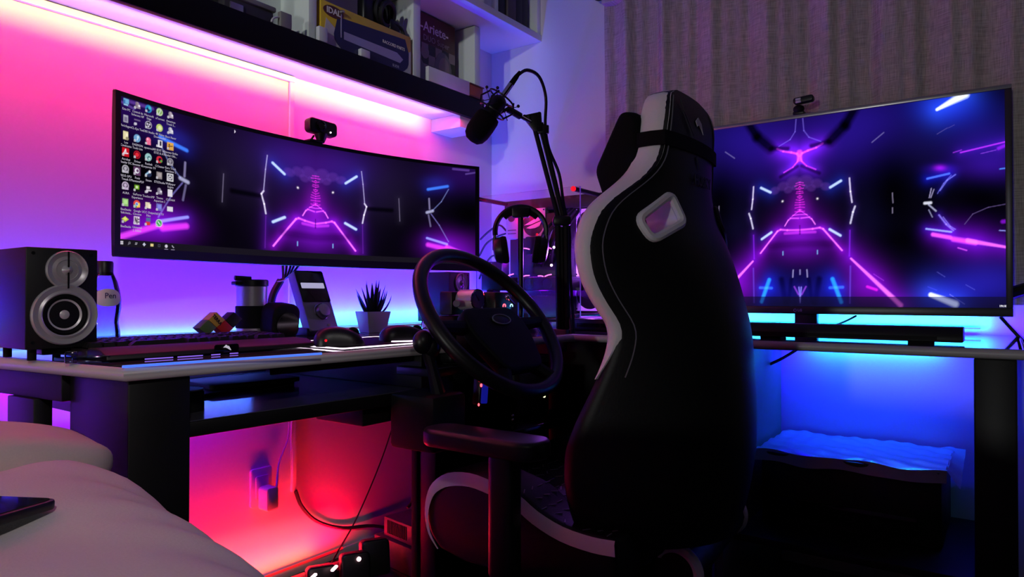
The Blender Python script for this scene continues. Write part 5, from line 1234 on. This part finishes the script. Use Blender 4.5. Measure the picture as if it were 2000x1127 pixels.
# graphics card, memory, lights
MB().span(2.08, PX1 - .02, 1.27, 1.57, .905, .955).build('graphics_card', 'black_plastic', pc, .006)
for cy_ in (1.34, 1.42, 1.50): MB().torus(face_left((2.079, cy_, .93)), .02, .0016, 24, 5).build('card_ring', 'dark_metal', pc)
for i in range(4): MB().span(PX1 - .09, PX1 - .05, 1.315 + i * .012, 1.321 + i * .012, 1.04, 1.165).build('memory_stick', 'black_plastic', pc, .001)
MB().span(PX1 - .11, PX1 - .05, 1.40, 1.48, 1.04, 1.11).build('pump_block', 'black_plastic', pc, .008)
for (ua, va, ub, vb) in ((1020, 485, 1034, 487), (1070, 484, 1077, 486), (988, 541, 1003, 535), (1021, 540, 1034, 538), (1051, 539, 1061, 540), (1064, 540, 1077, 536)):
    q0 = px(ua, va, X=2.075); q1 = px(ub, vb, X=2.075)
    MB().tube([q0, (q0 + q1) / 2 + Vector((0, 0, .0015)), q1], .0022, 6).build('light_bar', 'led_pink', pc)
for (u, v, r_, m_) in ((1082, 483, .005, 'led_white'), (1077, 518, .005, 'led_white'), (1049, 458, .005, 'led_redsoft'), (1092, 462, .003, 'led_white')):
    MB().sphere(px(u, v, X=2.07), r_, n=10, k=8).build('status_light', m_, pc)
for i in range(4):
    MB().tube(bez([(2.16, 1.25 + .02 * i, 1.20), (2.12, 1.28 + .03 * i, 1.13), (2.15, 1.33 + .03 * i, 1.06), (2.2, 1.36 + .04 * i, 1.0)], 14), .007, 8).build('tube', 'cable_black', pc)
MB().span(2.09, PX1 - .01, 1.30, 1.58, PZ0 + .008, .885).build('power_supply', 'case_black', pc, .004)
# loose cables left of the computer
for k_, pts in enumerate(([(938, 468), (955, 452), (975, 440), (990, 452)], [(936, 500), (950, 476), (972, 462), (992, 455)], [(936, 545), (946, 520), (962, 500), (980, 505)], [(930, 600), (946, 590), (958, 570), (962, 540)])):
    wire('cable', [px(a, b, X=2.30 - .01 * k_) for a, b in pts], .004, 'cable_black', ('topmost black cable looping from the wide monitor to the computer', 'second black cable between the wide monitor and the computer', 'black cable dipping low between the wide monitor and the computer', 'lowest black cable left of the computer by the round gauge')[k_])
t = thing('network_box', 'black box with rows of tiny lights left of the computer, above the steering wheel rim', 'router', px(953, 590, X=2.05))
nb = px(958, 520, X=2.06); nz = px(958, 548, X=2.06).z
MB().box((nb.x + .03, nb.y, (nb.z + nz) / 2 - .01), (.05, .10, .11)).build('body', 'black_plastic', t, .006)
MB().span(nb.x, nb.x + .05, nb.y - .01, nb.y + .02, DZ, (nb.z + nz) / 2 - .06).build('pedestal', 'black_plastic', t, .004)
for i in range(2):
    for j in range(4): MB().box((nb.x + .004, nb.y + .012 - i * .013, nb.z + .01 - j * .012), (.002, .0028, .006)).build('tiny_light', 'print_lilac', t)

# ================================================================== MICROPHONE ARM
mic = thing('microphone_boom', 'black scissor boom arm clamped at the inner corner of the desk', 'boom arm', px(1100, 655, s=2.14))
S0 = 2.13
b0 = px(1100, 660, s=S0); b1 = px(1097, 432, s=S0 - .02); el = px(1049, 240, s=2.08); hd = px(990, 212, s=2.02)
MB().box(px(1098, 664, s=S0), (.05, .06, .07)).build('clamp', 'black_plastic', mic, .006)
MB().cyl(px(1098, 690, s=S0), px(1098, 668, s=S0), .008).build('clamp_screw', 'dark_metal', mic)
sd = Vector((_Rv.x, _Rv.y, 0))
for k_ in (-1, 1): MB().tube([b0 + sd * .012 * k_, b1 + sd * .012 * k_], .0095, 8).build('lower_bar', 'black_matte', mic)
MB().tube([b0 + sd * .0, b1 + sd * .0 - Vector((0, 0, .02))], .006, 8).build('lower_spring', 'black_matte', mic)
for k_ in (-1, 1): MB().tube([b1 + sd * .008 * k_, el + sd * .0115 * k_], .0075, 8).build('upper_bar', 'black_matte', mic)
MB().tube([b1 + sd * .002, el + sd * .002], .0028, 6).build('upper_spring', 'silver', mic)
MB().box((0, 0, 0), (.055, .03, .055), frame(b1, sd, (0, 0, 1))).build('middle_joint', 'black_plastic', mic, .008)
jm = frame(el + Vector((0, 0, .004)), sd, (0, 0, 1))
MB().prism(round_poly([(-.045, .016), (.012, .028), (.016, -.030), (-.006, -.034)], .006), .022, jm @ T(0, 0, -.011)).build('head_joint', 'black_plastic', mic, .002)
for p_ in ((-.038, .012), (.006, .020), (.004, -.024)): MB().cyl(jm @ Vector((*p_, -.014)), jm @ Vector((*p_, .014)), .006, n=10).build('joint_bolt', 'dark_metal', mic)
MB().box((0, 0, 0), (.034, .026, .014), frame(px(1061, 253, s=2.08), sd, (0, 0, 1))).build('cable_clip', 'black_plastic', mic, .003)
a1 = px(1036, 238, s=2.07); a2 = px(1016, 227, s=2.05); a3 = px(992, 213, s=2.02)
MB().tube([a1, a2], .0055, 10).build('silver_rod', 'chrome', mic)
MB().tube([a2, a3], .0105, 10).build('grip', 'black_plastic', mic)
# microphone body and foam
ma = px(934, 256, s=1.99); mb_ = px(986, 182, s=1.99); ax = (mb_ - ma).normalized()
m = thing('microphone', 'black foam covered studio microphone hanging tilted in a wire shock mount', 'microphone', ma)
q4 = Vector((0, 0, 1)).rotation_difference(ax).to_matrix().to_4x4(); L_ = (mb_ - ma).length
fm_ = T(ma) @ q4
MB().lathe([(.006, -.036), (.020, -.033), (.031, -.022), (.036, -.004), (.037, .020), (.036, .045), (.033, .055), (.026, .058)], 28, fm_).build('foam_cover', 'cloth_black', m, smooth=70)
MB().lathe([(.024, .052), (.024, L_ * .78), (.018, L_ * .86), (.011, L_ * .9)], 24, fm_).build('body', 'black_plastic', m)
MB().lathe([(.0085, L_ * .86), (.0085, L_ * .9 + .045), (.007, L_ * .9 + .05)], 16, fm_).build('connector', 'chrome', m)
MB().lathe([(.0085, L_ * .9 + .042), (.0075, L_ * .9 + .07), (.004, L_ * .9 + .09)], 14, fm_).build('strain_relief', 'rubber', m)
sm = thing('shock_mount', 'black spider shock mount of bent wire around the microphone', 'shock mount', fm_ @ Vector((0, 0, .1)))
for zz_ in (.070, .118): MB().torus(fm_ @ T(0, 0, zz_), .040, .0026, 28, 6).build('ring', 'black_plastic', sm)
for i in range(4):
    a = math.radians(90 * i + 20); c_, s_ = math.cos(a), math.sin(a); c2, s2 = math.cos(a + .45), math.sin(a + .45)
    MB().tube([fm_ @ Vector((.041 * c_, .041 * s_, .066)), fm_ @ Vector((.058 * c_, .058 * s_, .094)), fm_ @ Vector((.041 * c_, .041 * s_, .122))], .0028, 6).build('wire_arm', 'black_plastic', sm)
    MB().tube([fm_ @ Vector((.025 * c2, .025 * s2, .094)), fm_ @ Vector((.056 * c_, .056 * s_, .070))], .0012, 5).tube([fm_ @ Vector((.025 * c2, .025 * s2, .094)), fm_ @ Vector((.056 * c_, .056 * s_, .118))], .0012, 5).build('elastic', 'cable_black', sm)
    MB().sphere(fm_ @ Vector((.058 * c_, .058 * s_, .122)), .0048, n=8, k=6).build('end_knob', 'black_plastic', sm)
MB().tube([a3, fm_ @ Vector((.030, 0, .085))], .006, 8).build('bracket', 'black_plastic', sm)
ce = fm_ @ Vector((0, 0, L_ * .9 + .085))
wire('cable', [ce, px(1010, 148, s=2.0), px(1029, 137, s=2.02), px(1053, 150, s=2.05), px(1066, 190, s=2.08), px(1065, 245, s=2.09), px(1072, 290, s=2.10), px(1092, 340, s=2.11), px(1101, 400, s=2.12), px(1112, 450, s=2.13), px(1113, 520, s=2.14), px(1118, 600, s=2.14), px(1121, 655, s=2.13)], .0052, 'cable_black', 'black microphone cable arching over and running down the boom arm', 60)
wire('cable', [px(1112, 470, s=2.15), px(1108, 540, s=2.15), px(1112, 610, s=2.13), px(1116, 665, s=2.10), px(1112, 700, s=2.10)], .004, 'cable_black', 'second black cable hanging straight down beside the boom arm foot')
# headphones on stand
hs = thing('headphone_stand', 'slim black headphone stand in front of the computer', 'stand', px(1017, 655, s=2.12))
sp_ = px(1017, 418, s=2.12)
MB().cyl((sp_.x, sp_.y, DZ + .012), sp_, .0085, n=12).build('pole', 'black_plastic', hs)
MB().cyl((sp_.x, sp_.y, DZ), (sp_.x, sp_.y, DZ + .012), .055, .05, n=28).build('base', 'black_plastic', hs)
hmx = frame(sp_, sd, (0, 0, 1))
MB().prism(rrect(.055, .030, .006), .036, hmx @ T(0, .004, -.018)).build('cradle', 'black_plastic', hs, .003)
hp_ = thing('headphones', 'black over-ear headphones hanging on the slim stand', 'headphones', sp_)
MB().torus(hmx @ T(0, -.055, 0) @ Matrix.Diagonal((1, .98, 1, 1)), .079, .0085, 40, 8, math.radians(-8), math.radians(188)).build('headband', 'black_plastic', hp_)
MB().torus(hmx @ T(0, -.062, 0), .072, .009, 30, 8, math.radians(45), math.radians(135)).build('band_pad', 'cloth_black', hp_)
for sg in (-1, 1):
    em = hmx @ T(sg * .062, -.115, 0) @ rot('Y', 90) 
    cm = hmx @ T(sg * .062, -.112, 0) @ rot('Z', sg * -8) @ rot('Y', 90 * sg)
    cup = MB().lathe([(.020, .022), (.034, .018), (.040, .006), (.041, -.004)], 26, cm @ Matrix.Diagonal((1.0, 1.0, 1, 1))).build('ear_cup', 'black_plastic', hp_)
    MB().lathe([(.041, -.004), (.043, -.012), (.040, -.022), (.026, -.024)], 26, cm).build('ear_pad', 'cloth_black', hp_)
    MB().tube([hmx @ Vector((sg * .078, -.06, 0)), hmx @ Vector((sg * .082, -.085, .0)), hmx @ Vector((sg * .082, -.112, .0))], .005, 8).build('yoke', 'black_plastic', hp_)
# small black boxes on the right desk beside the computer
t = thing('media_box', 'flat black box with a cable lying on the desk below the lit fans', 'box', px(1160, 640, X=1.95))
q0 = px(1163, 634, X=1.94)
MB().box((q0.x + .03, q0.y, DZ + .02), (.09, .16, .038)).build('body', 'black_plastic', t, .004)
MB().span(q0.x - .016, q0.x - .0148, q0.y - .06, q0.y + .06, DZ + .012, DZ + .024).build('front_window', 'black_gloss', t)
wire('cable', [px(1090, 640, X=1.92), px(1110, 628, X=1.95), px(1130, 622, X=1.98), px(1150, 628, X=1.97), px(1185, 624, X=1.98)], .003, 'cable_black', 'thin black cable lying across the cyan lit desk by the boom arm')
t = thing('desk_light_bar', 'thin purple lit bar under the computer on the right desk', 'light bar', px(1150, 612, X=2.04))
l0 = px(1118, 608, X=2.05); l1 = px(1185, 604, X=2.05)
MB().tube([(2.05, l0.y, PZ0 + .0135), (2.05, l1.y, PZ0 + .0135)], .003, 6).build('tube', 'led_purple', t)
MB().span(2.035, 2.065, l1.y, l0.y, DZ, PZ0 + .0105).build('holder', 'black_plastic', t)

# ================================================================== SPEAKERS
s0 = px(51, 690, Z=.79); sl = Vector((.466, 1.350, .794))
sp1 = thing('speaker', 'black bookshelf speaker with two silver drivers at the left end of the desk', 'speaker', (.523, 1.352, DZ), 'bookshelf speakers')
SW, SH, SD = .114, .176, .15
m0 = face_front((.523, 1.352, DZ + .02))
MB().span(.523 - SW / 2, .523 + SW / 2, 1.352, 1.352 + SD, DZ + .02, DZ + .02 + SH).build('cabinet', 'speaker_wood', sp1, .002)
MB().prism(rrect(.05, .012, .003), .05, m0 @ T(0, -.006, -.07)).build('foot', 'black_plastic', sp1, .001)
for x in (-.04, .04):
    for z_ in (-.02, -.13): MB().cyl(m0 @ Vector((x, -.0195, z_)), m0 @ Vector((x, 0, z_)), .007, n=12).build('foot', 'rubber', sp1)
tw = m0 @ T(.006, .138, 0)
MB().lathe([(.034, .0), (.034, .004), (.0325, .0065), (.030, .0045), (.024, .002), (.018, .0035), (.0175, .002), (.009, .003), (.003, .010), (.0, .012)], 40, tw, cap=False).build('tweeter', 'ring_grey', sp1, smooth=25)
MB().span(-.0012, .0012, -.0325, .0325, .0062, .0082, tw).build('tweeter_bar', 'dark_metal', sp1)
wo = m0 @ T(.003, .059, 0)
wr = MB().lathe([(.0535, 0), (.0535, .004), (.0515, .0072), (.048, .0062), (.043, .0052), (.0385, .0072), (.0365, .006), (.0362, 0)], 48, wo, cap=False).build('woofer_ring', 'ring_grey', sp1, smooth=25)
MB().lathe([(.0362, .003), (.033, .0060), (.029, .003), (.0275, .002)], 40, wo, cap=False).build('surround', 'rubber', sp1)
MB().lathe([(.028, .0022), (.014, -.006), (.013, -.006)], 40, wo, cap=False).build('cone', 'cone_grey', sp1)
MB().lathe([(.0132, -.0055), (.011, -.0015), (.006, .001), (.0, .0018)], 30, wo, cap=False).build('dust_cap', 'cone_grey', sp1)
for x, y in ((-.046, .166), (.046, .166), (-.046, .012), (.046, .012)): MB().cyl(m0 @ Vector((x, y, 0)), m0 @ Vector((x, y, .001)), .003, n=8).build('screw', 'dark_metal', sp1)
dup(sp1, (1.885, 1.585, DZ), 'black bookshelf speaker behind the steering wheel rim, below the right end of the wide monitor', 'bookshelf speakers')

# ================================================================== THINGS ON THE LEFT DESK
# bottle
bo = px(196, 650, Z=DZ); bx_, by_ = .722, 1.650
t = thing('water_bottle', 'small clear water bottle with a black cap and oval label behind the left speaker', 'bottle', (bx_, by_, DZ))
sc_ = 1.0
prof = [(.028, 0), (.032, .004), (.0325, .03), (.029, .05), (.0295, .058), (.034, .085), (.0340, .105), (.031, .125), (.026, .145), (.0195, .160), (.0175, .166)]
MB().lathe(prof, 30, T(bx_, by_, DZ)).build('body', 'bottle_plastic', t, smooth=60)
MB().lathe([(.0178, .158), (.0180, .186), (.0165, .190)], 24, T(bx_, by_, DZ)).build('cap', 'black_plastic', t)
lbm = MB()
dirc = Vector((-bx_, -by_, 0)).normalized(); a0 = math.atan2(dirc.y, dirc.x)
def lab(a, b):
    th = 2 * math.pi * a; u_ = math.cos(th) * b; v_ = math.sin(th) * b
    ang = a0 + .25 + u_ * .95; z = DZ + .108 + v_ * .020
    r_ = np.interp(z - DZ, [p[1] for p in prof], [p[0] for p in prof]) + .0006
    return (bx_ + r_ * math.cos(ang), by_ + r_ * math.sin(ang), z)
lbm.grid(lab, 28, 6); lbm.build('label', 'paper_white', t, fix=False)
lr = .0349
text('Pen', frame((bx_ + lr * math.cos(a0 + .35), by_ + lr * math.sin(a0 + .35), DZ + .112), (-math.sin(a0 + .35), math.cos(a0 + .35), 0), (0, 0, 1)), .018, 'box_navy', t, sx=.9)
# tumbler
tx, ty_ = px(492, 600, Y=1.60).x, 1.60
t = thing('travel_tumbler', 'steel travel tumbler with a black grip band and black flip lid', 'tumbler', (tx, ty_, DZ))
MB().lathe([(.035, 0), (.0375, .003), (.0385, .142)], 36, T(tx, ty_, DZ)).build('body', 'brushed_steel', t)
MB().lathe([(.0378, .028), (.0400, .030), (.0408, .084), (.0388, .086)], 36, T(tx, ty_, DZ)).build('grip_band', 'rubber', t)
MB().lathe([(.0385, .136), (.0415, .138), (.0415, .151), (.039, .154)], 36, T(tx, ty_, DZ)).build('lid', 'black_plastic', t)
lf_ = px(464, 552, Y=ty_ - .01)
MB().tube([(tx - .01, ty_ - .01, DZ + .156), (lf_.x - .002, lf_.y + .01, DZ + .158)], .006, 8).build('flip_tab', 'black_plastic', t)
MB().box((tx - .046, ty_ - .005, DZ + .144), (.022, .022, .010)).build('spout', 'black_plastic', t, .003)
t = thing('colour_block_puzzle', 'folded toy of green, yellow, red and black blocks standing behind the keyboard', 'toy', px(432, 648, Y=1.50))
def blk(c1, c2, c3, c4, mname, nm):
    Pq = [px(*c, Y=1.50) for c in (c1, c2, c3, c4)]
    v_ = [tuple(p) for p in Pq] + [(p.x, p.y + .030, p.z) for p in Pq]
    return MB().add(v_, [(0, 1, 2, 3), (7, 6, 5, 4), (0, 4, 5, 1), (1, 5, 6, 2), (2, 6, 7, 3), (3, 7, 4, 0)]).build(nm, mname, t, .0012)
blk((389, 641), (407, 625), (423, 640), (407, 656), 'block_green', 'green_block')
yb = blk((407.5, 624.5), (424, 609.5), (440, 625), (423.5, 639.5), 'block_yellow', 'yellow_block')
blk((424, 640), (440, 625.5), (456, 641), (441, 656), 'block_red', 'red_block')
blk((440.5, 625), (457.5, 609.5), (474, 623), (456.5, 640.5), 'block_black', 'black_block')
yc_ = px(424, 624.5, Y=1.4985)
d_ = (px(430, 631, Y=1.4985) - px(418, 617, Y=1.4985)).normalized()
text('TERRA', frame(yc_, d_, Vector((0, -1, 0)).cross(d_) * 1.0), .0105, 'block_black', yb, bold=.0003)
# volume controller
dvx, dvy = 1.245, 1.585
t = thing('volume_controller', 'grey upright sound controller with a lit display and a large round knob', 'controller', (dvx, dvy, DZ))
tlc = px(577, 527, Y=dvy + .055); trc = px(633, 531, Y=dvy + .055); brc = px(658, 641, Y=dvy - .022); blc = px(603, 649, Y=dvy - .022)
ctr_ = (tlc + trc + brc + blc) / 4
ux_ = ((trc - tlc) + (brc - blc)).normalized(); uy_ = ((tlc - blc) + (trc - brc)).normalized()
dw = ((trc - tlc).length + (brc - blc).length) / 2; dh = ((tlc - blc).length + (trc - brc).length) / 2
dm_ = frame(ctr_, (1, 0, 0), (0, uy_.y, uy_.z))
MB().prism(rrect(dw, dh, .008), .032, dm_ @ T(0, 0, -.032)).build('housing', 'device_grey', t, .003)
MB().prism(rrect(dw * .98, dh * .53, .006), .0015, dm_ @ T(0, dh * .23, 0)).build('display_window', 'black_gloss', t, .0004)
MB().prism(rrect(dw * .80, .017, .002), .0008, dm_ @ T(0, dh * .24, .0016)).build('display', 'lcd_lit', t, smooth=0)
MB().lathe([(.0215, 0), (.0215, .012), (.018, .018), (.010, .0195)], 36, dm_ @ T(.004, -dh * .20, 0)).build('knob', 'silver', t)
MB().torus(dm_ @ T(.004, -dh * .20, .002), .0235, .0014, 36, 6).build('knob_ring', 'chrome', t)
MB().cyl(dm_ @ Vector((.018, -dh * .42, 0)), dm_ @ Vector((.018, -dh * .42, .002)), .0042, n=14).build('button', 'chrome', t)
MB().span(dvx - .03, dvx + .012, dvy - .015, dvy + .045, DZ, DZ + .022).build('foot', 'black_plastic', t, .003)
MB().box((0, 0, 0), (dw * .5, dh * .7, .03), dm_ @ T(0, -.01, -.047)).build('rear_box', 'device_grey', t, .004)
# round black gadget
ck = px(561, 622, Y=1.50)
t = thing('round_gadget', 'round black gadget with a ringed face standing between the tumbler and the volume controller', 'gadget', (ck.x, 1.51, DZ))
ckm = face_front((ck.x, 1.50, DZ + .045)) @ rot('X', 6)
MB().prism(rrect(.082, .090, .026, 7), .06, ckm @ T(0, 0, -.06)).build('housing', 'black_matte', t, .008, 3)
MB().prism(circ(.033, 32), .002, ckm @ T(.002, -.008, .0)).build('face', 'black_gloss', t, smooth=0)
MB().torus(ckm @ T(.002, -.008, .001), .031, .0012, 36, 6).build('face_ring', 'dark_metal', t)
MB().span(ck.x - .03, ck.x + .03, 1.505, 1.55, DZ, DZ + .01).build('base', 'black_matte', t)
# potted succulent
pX, pY = 1.462, 1.575
t = thing('potted_succulent', 'spiky dark succulent in a square white pot in front of the cyan wall glow', 'plant', (pX, pY, DZ))
pot = MB(); w0_, w1_ = .030, .040; hh_ = .064
rz = rot('Z', -14)
def sq(w, z): return [tuple(T(pX, pY, DZ + z) @ rz @ Vector((a * w, b * w, 0))) for a, b in ((-1, -1), (1, -1), (1, 1), (-1, 1))]
vs = sq(w0_, 0) + sq(w1_, hh_) + sq(w1_ - .004, hh_) + sq(w1_ - .006, hh_ - .012)
pot.add(vs, [(3, 2, 1, 0)] + [(k_ * 4 + i, k_ * 4 + (i + 1) % 4, k_ * 4 + 4 + (i + 1) % 4, k_ * 4 + 4 + i) for k_ in range(3) for i in range(4)] + [(12, 13, 14, 15)])
pot.build('pot', 'pot_white', t, .002, 2)
MB().prism([tuple(Vector(p)[:2]) for p in sq(w1_ - .006, 0)], .002, T(0, 0, DZ + hh_ - .0115)).build('soil', 'soil', t, smooth=0)
rl = random.Random(11)
for i in range(19):
    a = 2.399 * i; tilt = .10 + .045 * i * (1 if i < 14 else .95); ln = .105 - .0022 * i + rl.uniform(-.006, .006)
    d = Vector((math.cos(a), math.sin(a), 0)); side = Vector((-d.y, d.x, 0)); b = Vector((pX, pY, DZ + hh_ - .008)) + d * (.004 + .0009 * i)
    lv = MB(); pts = []; N = 6
    for j in range(N + 1):
        f_ = j / N; bend = tilt * (1 - .35 * f_) if i > 9 else tilt
        c = b + d * (math.sin(bend) * ln * f_) + Vector((0, 0, math.cos(bend) * ln * f_))
        wd = .0105 * (1 - f_) ** .75 + .0003; pts += [c - side * wd, c + d * wd * .5 - Vector((0, 0, wd * .2)), c + side * wd, c - d * wd * .25]
    lv.add([tuple(p) for p in pts], [(j * 4 + k_, j * 4 + (k_ + 1) % 4, j * 4 + 4 + (k_ + 1) % 4, j * 4 + 4 + k_) for j in range(N) for k_ in range(4)] + [(3, 2, 1, 0)])
    lv.build('leaf', 'leaf', t, smooth=60)
# keyboard
kb = thing('keyboard', 'long dark mechanical keyboard with a wrist rest on the left desk', 'keyboard', (.75, 1.32, DZ))
kmx = T(.540, 1.222, DZ) @ rot('Z', -1.8)
KW = .418
def kp3(x, y, z): return tuple(kmx @ Vector((x, y, z)))
wrist = [(0, .004), (.004, .012), (.03, .020), (.078, .021), (.082, .018), (.082, .003), (.01, .002)]
MB().prism([(p[0], p[1]) for p in wrist], KW, kmx @ Matrix(((0, 0, 1, 0), (1, 0, 0, 0), (0, 1, 0, 0), (0, 0, 0, 1)))).build('wrist_rest', 'keyboard_body', kb, .002, 2)
body_ = [(.085, .003), (.085, .016), (.10, .017), (.225, .0205), (.232, .017), (.232, .003)]
MB().prism(body_, KW, kmx @ Matrix(((0, 0, 1, 0), (1, 0, 0, 0), (0, 1, 0, 0), (0, 0, 0, 1)))).build('case', 'keyboard_body', kb, .002, 2)
rows = 6; key_me = None
for r_ in range(rows):
    y = .104 + r_ * .0195 + (.006 if r_ == 5 else 0); z = .0185 + (y - .10) * .028
    n = 21; x = .010
    widths = [1] * n
    if r_ == 0: widths = [1.25, 1.25, 1.25, 6.25, 1.25, 1.25, 1.25, 1.25, .25, 1, 1, 1, .25, 2, 1, 1]
    if r_ == 1: widths = [2.25] + [1] * 10 + [2.75, 1.25, 1, 1.25, 1, 1, 1, 1]
    if r_ == 2: widths = [1.75] + [1] * 11 + [2.25, 3.5, 1, 1, 1, 1]
    if r_ == 3: widths = [1.5] + [1] * 12 + [1.5, .25, 1, 1, 1, .25, 1, 1, 1, 1]
    if r_ == 4: widths = [1] * 13 + [2, .25, 1, 1, 1, .25, 1, 1, 1, 1]
    sc = (KW - .02) / sum(widths)
    for w_i in widths:
        w = w_i * sc
        if w_i not in (.25, 3.5):
            c_ = kmx @ T(x + w / 2, y, z)
            if key_me is None:
                k0 = MB(); k0.add([(-.5, -.5, 0), (.5, -.5, 0), (.5, .5, 0), (-.5, .5, 0), (-.38, -.36, 1), (.38, -.36, 1), (.38, .40, 1), (-.38, .40, 1)], [(3, 2, 1, 0), (4, 5, 6, 7), (0, 1, 5, 4), (1, 2, 6, 5), (2, 3, 7, 6), (3, 0, 4, 7)])
                key = k0.build('keycap', 'keycap', kb, smooth=0, fix=False)
                for v_ in key.data.vertices: v_.co += Vector(kb['_o'])
                key_me = key.data
            else:
                key = bpy.data.objects.new('keycap', key_me); COL.objects.link(key); key.parent = kb
            key.matrix_local = T(-Vector(kb['_o'])) @ c_ @ Matrix.Diagonal((w - .0016, .0178, .0095, 1))
        x += w
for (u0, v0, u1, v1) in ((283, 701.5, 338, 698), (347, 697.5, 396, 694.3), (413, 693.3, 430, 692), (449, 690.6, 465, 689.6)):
    MB().tube([px(u0, v0, Z=DZ + .0022), px(u1, v1, Z=DZ + .0022)], .0011, 6).build('gap_light_bar', 'edge_lilac', kb)  # bars glow in place of light seen through the wrist rest gap
lgm = frame(kmx @ Vector((.150, .0235, .0225)), kmx.to_3x3() @ Vector((1, 0, 0)), kmx.to_3x3() @ Vector((0, .55, .83)))
lgm = frame(kmx @ Vector((.213, -.0012, .0125)), kmx.to_3x3() @ Vector((1, 0, 0)), (0, .1, 1))
for pts in ([(-.008, .001), (-.002, .006), (.001, .004), (.001, .0)], [(-.002, .0), (.003, .004), (.005, .001), (.003, -.002)], [(.002, -.002), (.005, .001), (.008, -.005), (.005, -.004)]):
    MB().prism(pts, .0012, lgm).build('emblem', 'screen_white', kb, smooth=0)
MB().prism(rrect(.05, .016, .004), .003, lgm @ T(0, -.001, -.0025)).build('emblem_plate', 'black_gloss', kb, .001)
# mouse pad with glowing edge
PC_ = [(.949, 1.112), (1.262, 1.100), (1.275, 1.36), (.962, 1.37)]
t = thing('mouse_pad', 'black mouse pad with a white glowing edge on the left desk', 'mouse pad', (1.11, 1.23, DZ))
MB().prism(round_poly(PC_, .010), .0035, T(0, 0, DZ)).build('pad', 'cloth_black', t)
MB().tube([(*p, DZ + .0030) for p in round_poly(PC_, .010)], .0016, 6, True).build('glowing_edge', 'led_white', t)
def mouse(name, c, yaw, L, w, h, label, mname):
    t = thing(name, label, 'mouse', (c[0], c[1], c[2])); mx = T(*c) @ rot('Z', yaw)
    def body(a, b):
        th = 2 * math.pi * a; ph = math.pi / 2 * b
        ex = lambda v_, p: math.copysign(abs(v_) ** p, v_)
        x = L / 2 * math.cos(ph) ** .55 * ex(math.cos(th), .8); y = w / 2 * math.cos(ph) ** .55 * ex(math.sin(th), .8) * (1 - .12 * math.cos(2 * math.pi * x / L))
        hz = h * (1 - .55 * max(0, (x / (L / 2)) - (-.15)) ** 1.7 * .6)
        return tuple(mx @ Vector((x, y, math.sin(ph) ** .8 * hz + .002)))
    mb = MB().grid(body, 32, 10); mb.build('shell', mname, t, smooth=70)
    MB().prism(rrect(L * .9, w * .85, .012), .002, mx @ T(0, 0, .0002)).build('base', 'black_matte', t)
    MB().torus(mx @ T(L * .27, 0, h * .66) @ rot('X', 90), .010, .004, 18, 8).build('scroll_wheel', 'rubber', t)
    MB().span(L * .08, L * .47, -.0006, .0006, h * .78, h * .80, mx @ rot('Y', 8)).build('button_gap', 'black_matte', t)
    return t, mx
m1, mx1 = mouse('computer_mouse', (.990, 1.172, DZ + .0036), -38, .108, .064, .040, 'rounded black mouse with a tiny red light at the left of the glowing mouse pad', 'black_plastic')
MB().sphere(mx1 @ Vector((-.028, -.0285, .014)), .003, n=8, k=6).build('red_light', 'led_redsoft', m1)
m2, mx2 = mouse('computer_mouse', (1.195, 1.180, DZ + .0036), -30, .118, .066, .036, 'angular black mouse with white underglow on the right of the mouse pad', 'black_plastic')
MB().prism(rrect(.076, .036, .01), .0025, mx2 @ T(0, -.018, .0)).build('underglow', 'led_white', m2)
# black desk mat piece, small clear items
t = thing('plastic_piece', 'small clear plastic piece lying in front of the left speaker', 'plastic piece', px(180, 700, Z=DZ))
q0 = px(180, 698, Z=DZ + .01)
MB().box((0, 0, 0), (.055, .020, .012), T(q0.x + .004, q0.y + .01, DZ + .0065) @ rot('Z', -28)).build('tray', 'bottle_plastic', t, .003)
MB().box((0, 0, 0), (.018, .018, .020), T(q0.x - .022, q0.y + .024, DZ + .0105) @ rot('Z', -28)).build('lug', 'bottle_plastic', t, .003)
q0 = px(846, 642, Y=1.60)
t = thing('white_box', 'small white box with a looped wire behind the steering wheel on the left desk', 'box', (q0.x, 1.60, DZ))
MB().box((0, 0, 0), (.085, .06, .024), T(q0.x + .02, 1.60, DZ + .0125) @ rot('Z', -12)).build('body', 'paper_white', t, .002)
MB().box((0, 0, 0), (.07, .05, .016), T(q0.x + .03, 1.605, DZ + .033) @ rot('Z', -6)).build('upper_box', 'paper_white', t, .002)
wire('cable', [px(822, 640, Y=1.57), px(826, 622, Y=1.57), px(830, 617, Y=1.57), px(828, 630, Y=1.57), px(835, 636, Y=1.57), px(824, 643, Y=1.57)], .0016, 'cable_black', 'tiny looped black wire on the white box by the steering wheel')
# cables and foil under the desk, right of the compartment
for k_, pts in enumerate(([(784, 698), (792, 706), (800, 722), (796, 735), (783, 752)], [(798, 700), (812, 704), (826, 700), (838, 692)], [(800, 716), (815, 712), (830, 705)])):
    wire('cable', [px(a, b, Y=1.25) for a, b in pts], .005, 'cable_grey', ('grey cable looping down beside the open desk compartment', 'grey cable running from the compartment towards the shifter', 'short grey cable below the other under the desk edge')[k_])

# ------------------------------------------------------------------ lettering becomes plain mesh
bpy.context.view_layer.update()
dg = bpy.context.evaluated_depsgraph_get()
fonts = [o for o in COL.objects if o.type == 'FONT']
made = [(o, bpy.data.meshes.new_from_object(o.evaluated_get(dg))) for o in fonts]
for o, me in made:
    nm, par, mx, oo = o.name, o.parent, o.matrix_local.copy(), o['_o']
    bpy.data.objects.remove(o)
    q = bpy.data.objects.new(nm, me); COL.objects.link(q); q.parent = par; q.matrix_local = mx
# ------------------------------------------------------------------ tidy
for o in list(bpy.data.objects):
    if '_o' in o: del o['_o']
